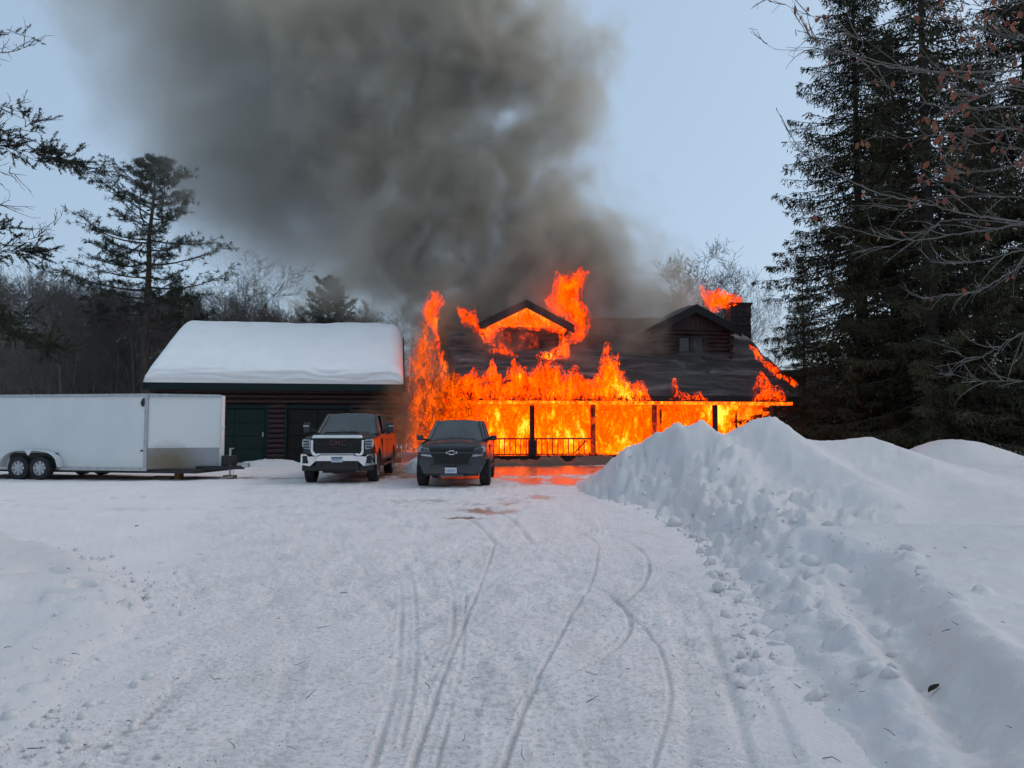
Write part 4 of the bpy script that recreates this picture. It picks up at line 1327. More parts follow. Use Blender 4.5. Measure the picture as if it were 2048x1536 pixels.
    MB().box(-0.88, 0.88, 3.75, 5.3, 0.82, 0.87).build('bed_floor', M_PLAST, t)
    MB().box(-0.90, 0.90, 5.30, 5.36, 0.70, 1.26).build('tailgate', M_GREY, t, bevel=0.015)
    MB().tube([(0.55, 3.2, 1.78), (0.55, 3.25, 2.28)], [0.006, 0.003], 5).build('aerial', M_PLAST, t)
    MB().tube([(0.98, 1.30, 1.12), (1.16, 1.34, 1.52)], [0.006, 0.003], 5).build('aerial', M_PLAST, t)
    for sx in (-1, 1):
        MB().box(min(sx * .84, sx * .92), max(sx * .84, sx * .92), 3.75, 5.3, 1.22, 1.285).build('bed_rail', M_PLAST, t)
        MB().box(min(sx * .90, sx * .99), max(sx * .90, sx * .99), 1.6, 3.7, 0.44, 0.50).build('rock_slider', M_PLAST, t, bevel=0.012)
        for yy in (1.72, 2.75):
            dr = MB().box(min(sx * .957, sx * .961), max(sx * .957, sx * .961), yy, yy + 0.96, 0.62, 1.08).build('door_panel', M_GREY, t)
            MB().box(min(sx * .962, sx * .985), max(sx * .962, sx * .985), yy + 0.74, yy + 0.92, 1.00, 1.04).build('door_handle', M_GREY, dr, bevel=0.006)
        for ay in S['axles']:
            make_wheel(t, sx * 0.845, ay, S['r'], 0.29, sx, M_RIMD, 6)
    return t
mid_truck()

# ---- enclosed trailer
def trailer_skin():
    m, T = new_mat('trailer_skin')
    P = T.geo()
    n = T.noise(T.geo((1, 1, 0.6)), 1.5, 5, 0.6)
    c = T.ramp(n, [(0.3, (0.63, 0.64, 0.63)), (0.7, (0.69, 0.70, 0.69))]).outputs[0]
    g = T.n('ShaderNodeSeparateXYZ', Vector=P)
    low = T.math('MULTIPLY_ADD', g.outputs[2], -2.2, 1.55, clamp=True)        # thrown-up road dirt
    dirt = T.math('MULTIPLY', low, T.math('MULTIPLY_ADD', n, 1.6, -0.45, clamp=True))
    c = T.mix(T.math('MULTIPLY', dirt, 0.55), c, (0.34, 0.29, 0.22))
    p = T.n('ShaderNodeBsdfPrincipled', Base__Color=c, Roughness=0.42)
    T.t.links.new(p.outputs[0], T.out.inputs['Surface'])
    return m
def nose_skin():
    m, T = new_mat('trailer_nose_skin')
    tc = T.obco()
    n = T.noise(tc, 5.0, 5, 0.6)
    d = T.n('ShaderNodeVectorMath', _operation='DISTANCE')
    mp = T.n('ShaderNodeMapping', Vector=tc)
    mp.inputs['Scale'].default_value = (1, 0, 1.0)
    T.t.links.new(mp.outputs[0], d.inputs[0])
    d.inputs[1].default_value = (0.47, 0, 0.45)
    f = T.math('ADD', T.math('MULTIPLY_ADD', d.outputs['Value'], -1.55, 1.22), T.math('MULTIPLY_ADD', n, 0.5, -0.25))
    f = T.math('MULTIPLY', f, 1.0, clamp=True)
    c = T.mix(T.math('MULTIPLY', f, 0.85), (0.67, 0.68, 0.67), (0.19, 0.15, 0.105))
    p = T.n('ShaderNodeBsdfPrincipled', Base__Color=c, Roughness=0.42)
    T.t.links.new(p.outputs[0], T.out.inputs['Surface'])
    return m, c
M_TRAIL = trailer_skin()
M_NOSE, _ = nose_skin()
M_ALU = pbr('trailer_aluminium_trim', (0.40, 0.41, 0.42), 0.35, metal=0.7, var=0.2)
def kick_mat():
    m, T = new_mat('stone_guard')
    tc = T.obco()
    n = T.noise(tc, 5.0, 5, 0.6)
    d = T.n('ShaderNodeVectorMath', _operation='DISTANCE')
    mp = T.n('ShaderNodeMapping', Vector=tc)
    mp.inputs['Scale'].default_value = (1, 0, 1.0)
    T.t.links.new(mp.outputs[0], d.inputs[0])
    d.inputs[1].default_value = (0.47, 0, 0.45)
    f = T.math('ADD', T.math('MULTIPLY_ADD', d.outputs['Value'], -1.35, 1.32), T.math('MULTIPLY_ADD', n, 0.5, -0.25))
    f = T.math('MULTIPLY', f, 1.0, clamp=True)
    c = T.mix(f, (0.30, 0.31, 0.32), (0.17, 0.135, 0.09))
    p = T.n('ShaderNodeBsdfPrincipled', Base__Color=c, Roughness=0.45, Metallic=0.25)
    T.t.links.new(p.outputs[0], T.out.inputs['Surface'])
    return m
M_KICK = kick_mat()
M_WOODB = pbr('raw_timber', (0.30, 0.12, 0.05), 0.8, var=0.35, nscale=6)
M_WOODD = pbr('weathered_timber', (0.12, 0.085, 0.055), 0.85, var=0.4, nscale=6)

tr = thing('cargo_trailer', 'white enclosed two-axle cargo trailer with pointed nose', 'trailer', (-10.76, 22.05, 0.0), R(-10))
TL, TW, Z0, Z1, NL = 6.8, 2.30, 0.34, 2.55, 1.7
MB().box(-TL, -0.02, 0.0, TW, Z0, Z1).build('body', M_TRAIL, tr)
MB().prism([(-0.02, 0.03), (NL, TW / 2 - 0.09), (NL, TW / 2 + 0.09), (-0.02, TW - 0.03)], Z0, Z1 - 0.004, 'z').build('nose', M_NOSE, tr)
kd = Vector((NL + 0.02, TW / 2 - 0.12, 0)).normalized()
MB().add([(0.0, 0.015, Z0 + 0.01), (NL - 0.02, TW / 2 - 0.115, Z0 + 0.01), (NL - 0.02, TW / 2 - 0.115, 0.96), (0.0, 0.015, 0.96), (0.0, 0.035, Z0 + 0.01), (NL - 0.02, TW / 2 - 0.095, Z0 + 0.01), (NL - 0.02, TW / 2 - 0.095, 0.96), (0.0, 0.035, 0.96)],
         [(3, 2, 1, 0), (4, 5, 6, 7), (0, 1, 5, 4), (1, 2, 6, 5), (2, 3, 7, 6), (3, 0, 4, 7)]).build('stone_guard', M_KICK, tr)
MB().box(-TL, 0.0, -0.02, 0.02, Z1 - 0.07, Z1 + 0.025).build('top_trim', M_ALU, tr)
MB().bar((0.0, 0.0, Z1 - 0.02), (NL, TW / 2 - 0.09, Z1 - 0.02), 0.035, 0.09).build('top_trim', M_ALU, tr)
MB().box(-TL, 0.0, -0.022, 0.02, Z0 - 0.05, Z0 + 0.055).build('bottom_trim', M_ALU, tr)
MB().box(-0.11, 0.0, -0.024, 0.022, Z0 + 0.056, Z1 - 0.072).build('corner_trim', M_ALU, tr)
MB().box(NL + 0.003, NL + 0.035, TW / 2 - 0.085, TW / 2 + 0.085, Z0, Z1 - 0.01).build('nose_cap', M_TRAIL, tr, bevel=0.01)
MB().box(-TL + 0.02, NL - 0.2, 0.15, TW - 0.15, Z0 - 0.12, Z0 - 0.005).build('frame', M_PLAST, tr)
vent = MB().prism([(-0.235, 2.30), (-0.20, 2.39), (-0.15, 2.44), (-0.12, 2.43), (-0.115, 2.28), (-0.13, 2.20), (-0.16, 2.185), (-0.205, 2.215)], -0.05, -0.002).build('side_vent', M_PLAST, tr, bevel=0.01)
MB().box(-0.205, -0.135, -0.03, -0.003, 0.86, 0.91).build('marker_lamp', M_REDM, tr)
# mudguard over both near wheels
for sy, yy in ((1, -0.26), (-1, TW + 0.02)):
    fn = MB()
    prof = []
    for k in range(25):
        u = -1.0 + 2.0 * k / 24
        prof.append((u * 1.02, 0.40 + 0.50 * math.sqrt(max(0, 1 - (abs(u) ** 3.2)))))
    V = [( -3.78 + x, yy + dy_, z) for x, z in prof for dy_ in (0.0, 0.24)] + [(-3.78 + x * 0.985, yy + dy_, z - 0.02) for x, z in prof for dy_ in (0.0, 0.24)]
    F = []
    for k in range(24):
        a = 2 * k
        F += [(a, a + 1, a + 3, a + 2), (a + 52, a + 50, a + 51, a + 53) if False else (a + 50, a + 52, a + 53, a + 51), (a, a + 2, a + 52, a + 50)]
    fn.add(V, F)
    fn.prism([(-3.78 - 0.14, 0.915), (-3.78 + 0.14, 0.915), (-3.78 + 0.02, 0.74), (-3.78 - 0.02, 0.74)], yy - 0.005 if sy > 0 else yy + .22, yy + 0.015 if sy > 0 else yy + .245)
    fn.build('mudguard', M_TRAIL, tr)
    MB().box(-4.60, -2.96, yy + .20 if sy > 0 else yy - .002, yy + .24 if sy > 0 else yy + .03, 0.36, 0.80).build('wheel_well', M_PLAST, tr)
for wy, sd_ in ((-0.13, -1), (TW + 0.13, 1)):
    for wx in (-4.15, -3.41):
        e = make_wheel(tr, 0, 0, 0.355, 0.22, 1, M_RIMW, 8, 0.60)
        e.location = (wx, wy, 0.355)
        e.rotation_euler = (0, 0, R(-90) if sd_ < 0 else R(90))
# tongue, jack, coupler
tg = MB()
tg.bar((NL - 0.5, TW / 2 - 0.55, 0.36), (NL + 0.72, TW / 2 - 0.03, 0.36), 0.07, 0.11)
tg.bar((NL - 0.5, TW / 2 + 0.55, 0.36), (NL + 0.72, TW / 2 + 0.03, 0.36), 0.07, 0.11)
tg.build('tongue', M_PLAST, tr)
MB().box(NL + 0.55, NL + 0.92, TW / 2 - 0.07, TW / 2 + 0.07, 0.36, 0.50).build('coupler', M_METAL, tr, bevel=0.02)
jk = MB().tube([(NL + 0.36, TW / 2 - 0.12, 0.12), (NL + 0.36, TW / 2 - 0.12, 0.95)], 0.032, 10).build('jack', M_METAL, tr)
MB().bar((NL + 0.36, TW / 2 - 0.12, 0.90), (NL + 0.52, TW / 2 - 0.2, 0.95), 0.02).build('crank', M_METAL, jk)
MB().box(NL + 0.08, NL + 0.42, TW / 2 - 0.16, TW / 2 + 0.18, 0.42, 0.72).build('battery_box', M_PLAST, tr, bevel=0.02)
MB().tube([(NL + 0.06, TW / 2 - 0.16, 0.75), (NL + 0.10, TW / 2 - 0.2, 1.1), (NL + 0.10, TW / 2 - 0.2, 1.95), (NL + 0.04, TW / 2 - 0.14, 2.05)], 0.018, 8).build('grab_rail', M_TRAIL, tr)
MB().tube([(NL + 0.11, TW / 2 - 0.22, 1.52), (NL + 0.26, TW / 2 - 0.3, 1.60)], 0.018, 8).build('hook', M_TRAIL, tr)
MB().tube([(NL + 0.5, TW / 2 - .1, .36), (NL + 0.55, TW / 2 - .3, .1), (NL + 0.2, TW / 2 - .55, .03), (NL - .3, TW / 2 - .7, .03)], 0.012, 6).build('safety_chain', M_METAL, tr)
def rest_block(name, label, x, y, z0, sx, sy, sz, mat, rz):
    M = Matrix.Rotation(R(-10), 4, 'Z')
    p = Vector((-10.76, 22.05, 0)) + M @ Vector((x, y, 0))
    o = MB().box(-sx / 2, sx / 2, -sy / 2, sy / 2, 0, sz).build(name, mat, None, bevel=0.012)
    o.location = (p.x, p.y, z0)
    o.rotation_euler = (0, 0, rz)
    return tag(o, label, 'block')
rest_block('timber_block', 'grey timber block under the trailer jack', NL + 0.36, TW / 2 - 0.12, 0.0, 0.34, 0.26, 0.13, M_WOODD, R(-8))
rest_block('timber_block', 'reddish upright timber block under the trailer nose', 0.55, 0.75, 0.0, 0.20, 0.20, 0.24, M_WOODB, R(-20))
rest_block('timber_plank', 'dark plank lying under the trailer beside the reddish block', 0.05, 0.75, 0.0, 0.62, 0.22, 0.10, M_WOODD, R(-12))
# ------------------------------------------------------------------ flames
def surface_net(F, org, h):
    """closed surface of the positive region of a sampled field"""
    s = F > 0
    nx, ny, nz = F.shape
    acc = np.zeros((nx - 1, ny - 1, nz - 1, 3), np.float32)
    cnt = np.zeros((nx - 1, ny - 1, nz - 1), np.float32)
    sl = lambda a, n: slice(a, a + n - 1)
    for ax in range(3):
        oth = [a for a in range(3) if a != ax]
        for b in (0, 1):
            for c in (0, 1):
                o0 = [0, 0, 0]; o0[oth[0]] = b; o0[oth[1]] = c
                o1 = list(o0); o1[ax] = 1
                A = F[sl(o0[0], nx), sl(o0[1], ny), sl(o0[2], nz)]
                B = F[sl(o1[0], nx), sl(o1[1], ny), sl(o1[2], nz)]
                cr = (A > 0) != (B > 0)
                t = np.where(cr, A / np.where(np.abs(A - B) < 1e-9, 1, A - B), 0)
                for k in range(3):
                    acc[..., k] += np.where(cr, (t if k == ax else o0[k]), 0)
                cnt += cr
    act = cnt > 0
    idx = -np.ones(act.shape, np.int64)
    idx[act] = np.arange(act.sum())
    I = np.argwhere(act)
    V = (I + acc[act] / cnt[act][:, None]) * np.array(h) + np.array(org)
    quads = []
    for ax in range(3):
        a, b = [k for k in range(3) if k != ax]
        lo = [slice(1, n - 1) for n in F.shape]; lo[ax] = slice(0, F.shape[ax] - 1)
        hi = list(lo); hi[ax] = slice(1, F.shape[ax])
        A, B = s[tuple(lo)], s[tuple(hi)]
        cr = np.argwhere(A != B)
        if len(cr) == 0: continue
        base = cr.copy()
        for k in range(3):
            if k != ax: base[:, k] += 1
        flip = A[tuple(cr.T)]
        def g(da, db):
            q = base.copy(); q[:, a] += da; q[:, b] += db
            return idx[tuple(q.T)]
        q = np.stack([g(-1, -1), g(0, -1), g(0, 0), g(-1, 0)], 1)
        if ax == 1: q = q[:, ::-1]
        q[~flip] = q[~flip][:, ::-1]
        quads.append(q)
    Q = np.concatenate(quads)
    Q = Q[(Q >= 0).all(1)]
    return V, Q

def poly_sd(U, Z_, poly):
    """signed distance to a polygon in the plane, positive inside"""
    P = np.array(poly, float)
    dmin = np.full(U.shape, 1e9)
    ins = np.zeros(U.shape, bool)
    for (ax, az), (bx, bz) in zip(P, np.roll(P, -1, 0)):
        ex, ez = bx - ax, bz - az
        t = np.clip(((U - ax) * ex + (Z_ - az) * ez) / (ex * ex + ez * ez + 1e-12), 0, 1)
        dmin = np.minimum(dmin, (U - ax - t * ex) ** 2 + (Z_ - az - t * ez) ** 2)
        c = ((az > Z_) != (bz > Z_))
        with np.errstate(divide='ignore', invalid='ignore'):
            xi = ax + (Z_ - az) / (bz - az if bz != az else 1e-9) * ex
        ins ^= c & (U < xi)
    return np.sqrt(dmin) * np.where(ins, 1, -1)

def flame_mat(name, bias=0.0, opac=0.9, power=1.0, contrast=2.1):
    m, T = new_mat(name)
    heat = T.n('ShaderNodeAttribute', _attribute_name='fire_heat').outputs['Fac']
    P = T.geo((1.0, 1.0, 0.50))
    wv = T.noise(P, 1.3, 3, 0.5, out=1)
    wa = T.t.nodes.new('ShaderNodeVectorMath'); wa.operation = 'MULTIPLY_ADD'
    T.t.links.new(wv, wa.inputs[0]); wa.inputs[1].default_value = (0.9, 0.9, 0.9); T.t.links.new(P, wa.inputs[2])
    n1 = T.noise(wa.outputs[0], 2.6, 6, 0.70, 0.4)
    n2 = T.noise(T.geo((1, 1, 0.7)), 13.0, 3, 0.6, 0.6)
    v = T.math('ADD', heat, T.math('MULTIPLY_ADD', n1, contrast, -0.5 * contrast + bias))
    v = T.math('ADD', v, T.math('MULTIPLY_ADD', n2, 0.80, -0.40))
    rp = T.ramp(v, [(0.02, (0.7, 0.018, 0.0)), (0.16, (2.2, 0.100, 0.0002)), (0.38, (3.6, 0.172, 0.0003)), (0.58, (4.4, 0.285, 0.0006)), (0.76, (5.0, 0.60, 0.004)), (1.0, (5.4, 1.0, 0.09))])
    em = T.n('ShaderNodeEmission', Strength=1.0)
    T.t.links.new(T.mix(1.0, rp.outputs[0], (power, 1.0, 1.0), 'MULTIPLY'), em.inputs['Color'])
    tr = T.n('ShaderNodeBsdfTransparent')
    mx = T.n('ShaderNodeMixShader')
    inner = T.n('ShaderNodeAttribute', _attribute_name='fire_depth').outputs['Fac']
    n3 = T.noise(T.geo((1, 1, 0.40)), 5.0, 7, 0.74, 1.4)
    ed = T.math('MULTIPLY_ADD', T.math('ADD', T.math('MULTIPLY', inner, 0.9), T.math('MULTIPLY_ADD', n3, 2.6, -1.34)), 3.4, 0.0, clamp=True)
    al = T.math('MULTIPLY', ed, T.math('MULTIPLY_ADD', v, 5.0, opac - 0.2, clamp=True))
    T.t.links.new(al, mx.inputs[0])
    T.t.links.new(tr.outputs[0], mx.inputs[1])
    T.t.links.new(em.outputs[0], mx.inputs[2])
    T.t.links.new(mx.outputs[0], T.out.inputs['Surface'])
    return m
M_FLAME = flame_mat('flame', 0.0, 0.9, 0.85)
M_FLAMET = flame_mat('thin_flame', -0.10, 0.55)
M_FLAMEG = flame_mat('smoky_flame', -0.06, 0.7, 0.42)
M_FLAMEP = flame_mat('porch_fire', -0.08, 0.25, 0.9, 3.0)

def flame(label, outline, v, thick, seed, res=0.055, amp=0.20, hot=0.0, spots=(), mat=None, lean=0.0, fs=1.0):
    """a body of fire with the given outline in the plane v of the house, rounded in depth and torn by turbulence"""
    poly = [hloc(px, py, v) for px, py in outline]
    us = [p[0] for p in poly]; zs = [p[1] for p in poly]
    mrg = amp * 1.5 + 0.15
    u0, u1, z0, z1 = min(us) - mrg, max(us) + mrg, min(zs) - mrg, max(zs) + mrg
    U = np.arange(u0, u1, res); W = np.arange(-thick - mrg, thick + mrg, res); ZZ = np.arange(z0, z1, res)
    U2, Z2 = np.meshgrid(U, ZZ, indexing='ij')
    wu = 0.5 * amp * fbm(U2 * 1.7 * fs, Z2 * 1.1 * fs, octs=3, seed=seed + 40)
    wz = 0.5 * amp * fbm(U2 * 1.7 * fs + 9, Z2 * 1.1 * fs, octs=3, seed=seed + 50)
    sd = poly_sd(U2 + wu, Z2 + wz, poly)
    U3, W3, Z3 = np.meshgrid(U, W, ZZ, indexing='ij')
    tz = fbm(U3 * 2.9 * fs, W3 * 2.9 * fs, Z3 * 1.35 * fs, octs=5, seed=seed, gain=0.62)
    curl = np.abs(fbm(U3 * 4.5 * fs, W3 * 4.5 * fs, Z3 * 2.4 * fs, octs=3, seed=seed + 9))
    body = np.minimum(sd, 0.30)[:, None, :] * 1.0
    F = body - (W3 / thick) ** 2 * 0.26 + 0.07 + 1.55 * amp * tz - 0.7 * amp * curl
    F[0], F[-1], F[:, 0], F[:, -1], F[:, :, 0], F[:, :, -1] = -1, -1, -1, -1, -1, -1
    V, Q = surface_net(F, (U[0], W[0] + v, ZZ[0]), (res, res, res))
    me = npmesh('flame', V, Q, True)
    inner = np.clip(poly_sd(V[:, 0], V[:, 2], poly), -0.2, 0.5)
    heat = 0.16 + 0.16 * inner + hot
    for px, py, r, s in spots:
        cu, cz = hloc(px, py, v)
        heat += s * np.exp(-(((V[:, 0] - cu) / r) ** 2 + ((V[:, 2] - cz) / (1.8 * r)) ** 2))
    b = me.attributes.new('fire_depth', 'FLOAT', 'POINT')
    b.data.foreach_set('value', inner.astype(np.float32))
    a = me.attributes.new('fire_heat', 'FLOAT', 'POINT')
    a.data.foreach_set('value', heat.astype(np.float32))
    o = mobj('flame', me, mat or M_FLAME)
    o.location = HO
    o.rotation_euler = (0, 0, ROT)
    return tag(o, label, 'flame', 'flames about the burning house')

flame('ragged row of orange flames licking up over the porch eave', [(890, 806), (893, 772), (912, 754), (930, 748), (946, 736), (960, 754), (975, 737), (985, 716), (996, 742), (1009, 752), (1018, 735), (1026, 716), (1038, 737), (1052, 744), (1068, 737), (1084, 714), (1105, 728),
      (1118, 731), (1130, 750), (1140, 742), (1152, 734), (1165, 752), (1187, 759), (1197, 745), (1202, 720), (1210, 686), (1216, 708), (1222, 722), (1232, 702), (1237, 730), (1246, 757), (1256, 770), (1266, 776), (1276, 768), (1288, 760), (1294, 786), (1302, 802), (1296, 806), (1000, 806)],
      -0.12, 0.42, 401, amp=0.26, spots=[(985, 745, .25, .25), (1035, 748, .2, .3), (1225, 790, .8, .35), (1120, 797, .5, .25), (1010, 797, .4, .2), (1260, 795, .6, .35)])
flame('sheet of yellow and orange fire filling the porch behind its posts', [(880, 905), (884, 845), (895, 796), (1000, 790), (1200, 790), (1310, 792), (1322, 850), (1312, 916), (1200, 918), (1000, 918)],
      1.75, 0.35, 411, res=0.09, amp=0.22, hot=0.0, mat=M_FLAMEP, spots=[(993, 830, .22, .55), (1000, 868, .3, .45), (1048, 856, .3, .5), (1103, 830, .12, .4), (1103, 860, .12, .4), (1130, 868, .25, .4), (1160, 872, .3, .55), (1100, 908, 1.4, .35), (1010, 905, .5, .4), (1150, 905, .6, .35), (1245, 908, .8, .6), (1203, 840, .10, .45), (1270, 850, .2, .25)])
flame('flames behind the snow bank at the far bays of the porch', [(1318, 905), (1312, 850), (1320, 794), (1400, 792), (1500, 794), (1512, 810), (1470, 832), (1462, 900), (1390, 910)],
      1.75, 0.30, 421, res=0.09, amp=0.22, hot=-0.06, mat=M_FLAMEP, spots=[(1428, 822, .5, .75), (1432, 835, .4, .4), (1458, 802, .5, .35)])
flame('low yellow flames along the porch floor behind the railing', [(985, 914), (990, 885), (1005, 895), (1020, 880), (1050, 893), (1085, 886), (1110, 898), (1140, 880), (1160, 866), (1180, 880), (1190, 900), (1215, 888), (1240, 880), (1255, 893), (1290, 885), (1300, 914)],
      0.85, 0.30, 431, res=0.07, amp=0.22, hot=0.36)
flame('narrow flame running up the house end beside the garage', [(905, 800), (893, 790), (885, 760), (880, 725), (873, 690), (868, 660), (855, 650), (846, 636), (842, 620), (852, 600), (860, 588), (870, 584), (882, 594), (888, 606), (880, 622), (876, 640), (878, 665), (884, 700), (890, 722), (900, 733), (892, 742), (896, 770)],
      0.3, 0.30, 441, amp=0.22, mat=M_FLAME, spots=[(878, 650, .2, .35), (888, 735, .3, .45)])
flame('fire glowing deep between the garage and the house end', [(806, 905), (812, 860), (818, 800), (816, 740), (822, 700), (836, 655), (850, 640), (866, 660), (876, 700), (886, 760), (896, 830), (902, 905)],
      1.8, 0.45, 445, amp=0.30, hot=-0.10, mat=M_FLAMEG)
flame('hazy fire at the house corner just behind the grey pickup', [(858, 908), (864, 830), (872, 780), (888, 752), (908, 742), (930, 754), (948, 782), (958, 830), (960, 908)],
      -0.35, 0.35, 447, amp=0.32, hot=-0.06, mat=M_FLAMEG)
flame('curled flame at the eave of the burning dormer nearer the garage', [(988, 692), (970, 686), (958, 672), (944, 657), (924, 647), (914, 630), (916, 617), (930, 614), (940, 625), (949, 621), (956, 640), (964, 653), (990, 662)],
      2.6, 0.30, 451, res=0.06, amp=0.18, spots=[(975, 665, .3, .4)])
flame('tallest flame, towering beside the burning dormer roof', [(1122, 692), (1150, 688), (1168, 672), (1177, 650), (1179, 628), (1172, 610), (1160, 600), (1160, 585), (1170, 565), (1174, 546), (1160, 538), (1148, 552), (1140, 543), (1128, 554), (1114, 546), (1108, 565), (1104, 585), (1088, 598), (1095, 608), (1102, 622), (1122, 634), (1142, 648), (1142, 668)],
      2.7, 0.45, 461, res=0.06, amp=0.20, hot=0.02)
flame('sheet of flame across the gable of the burning dormer', [(960, 662), (985, 645), (1015, 630), (1050, 613), (1085, 630), (1115, 646), (1140, 660), (1118, 668), (1090, 660), (1050, 658), (1010, 658), (980, 672)],
      2.62, 0.10, 471, res=0.055, amp=0.20, hot=0.12, fs=1.6, mat=M_FLAMET, spots=[(970, 658, .3, .6), (1130, 660, .25, .4)])
flame('flat flame under the log ends of the burning dormer', [(1072, 714), (1088, 706), (1110, 700), (1122, 672), (1136, 668), (1138, 700), (1142, 714), (1120, 722), (1095, 722)],
      2.2, 0.22, 481, res=0.06, amp=0.16, hot=0.14, spots=[(1095, 714, .3, .3)])
flame('small flame at the sill of the burning dormer window', [(982, 700), (996, 694), (1002, 684), (1008, 698), (1028, 706), (1034, 712), (1005, 710)],
      2.2, 0.15, 491, res=0.05, amp=0.14)
flame('flame blowing sideways from the stone chimney top', [(1404, 571), (1410, 581), (1425, 586), (1440, 575), (1452, 583), (1464, 591), (1482, 595), (1486, 608), (1470, 614), (1450, 616), (1430, 623), (1414, 610), (1407, 595)],
      5.8, 0.40, 501, res=0.07, amp=0.18, hot=0.12)
flame('thin line of fire creeping up the roof edge by the spruces', [(1496, 686), (1504, 690), (1512, 697), (1530, 719), (1546, 728), (1562, 742), (1582, 757), (1596, 770), (1588, 777), (1564, 763), (1543, 745), (1524, 727), (1505, 703)],
      1.0, 0.14, 511, res=0.05, amp=0.14, hot=0.1)
flame('pointed flame at the porch corner by the spruces', [(1500, 802), (1508, 778), (1517, 760), (1524, 744), (1536, 764), (1550, 773), (1565, 784), (1576, 802), (1540, 806)],
      -0.05, 0.28, 521, res=0.06, amp=0.18)
flame('small flame tongue over the porch eave below the unburnt dormer', [(1338, 802), (1344, 785), (1350, 760), (1357, 782), (1380, 790), (1400, 784), (1412, 802)],
      -0.05, 0.18, 531, res=0.05, amp=0.14)

# ------------------------------------------------------------------ smoke
def smoke_mat(name, col, dens, aniso=0.2):
    m, T = new_mat(name)
    a = T.n('ShaderNodeAttribute', _attribute_name='density')
    pv = T.n('ShaderNodeVolumePrincipled')
    pv.inputs['Color'].default_value = (*col, 1)
    pv.inputs['Anisotropy'].default_value = aniso
    pv.inputs['Density Attribute'].default_value = ''
    pv.inputs['Absorption Color'].default_value = (0.02, 0.02, 0.02, 1)
    T.t.links.new(T.math('MULTIPLY', a.outputs['Fac'], dens), pv.inputs['Density'])
    T.t.links.new(pv.outputs[0], T.out.inputs['Volume'])
    return m

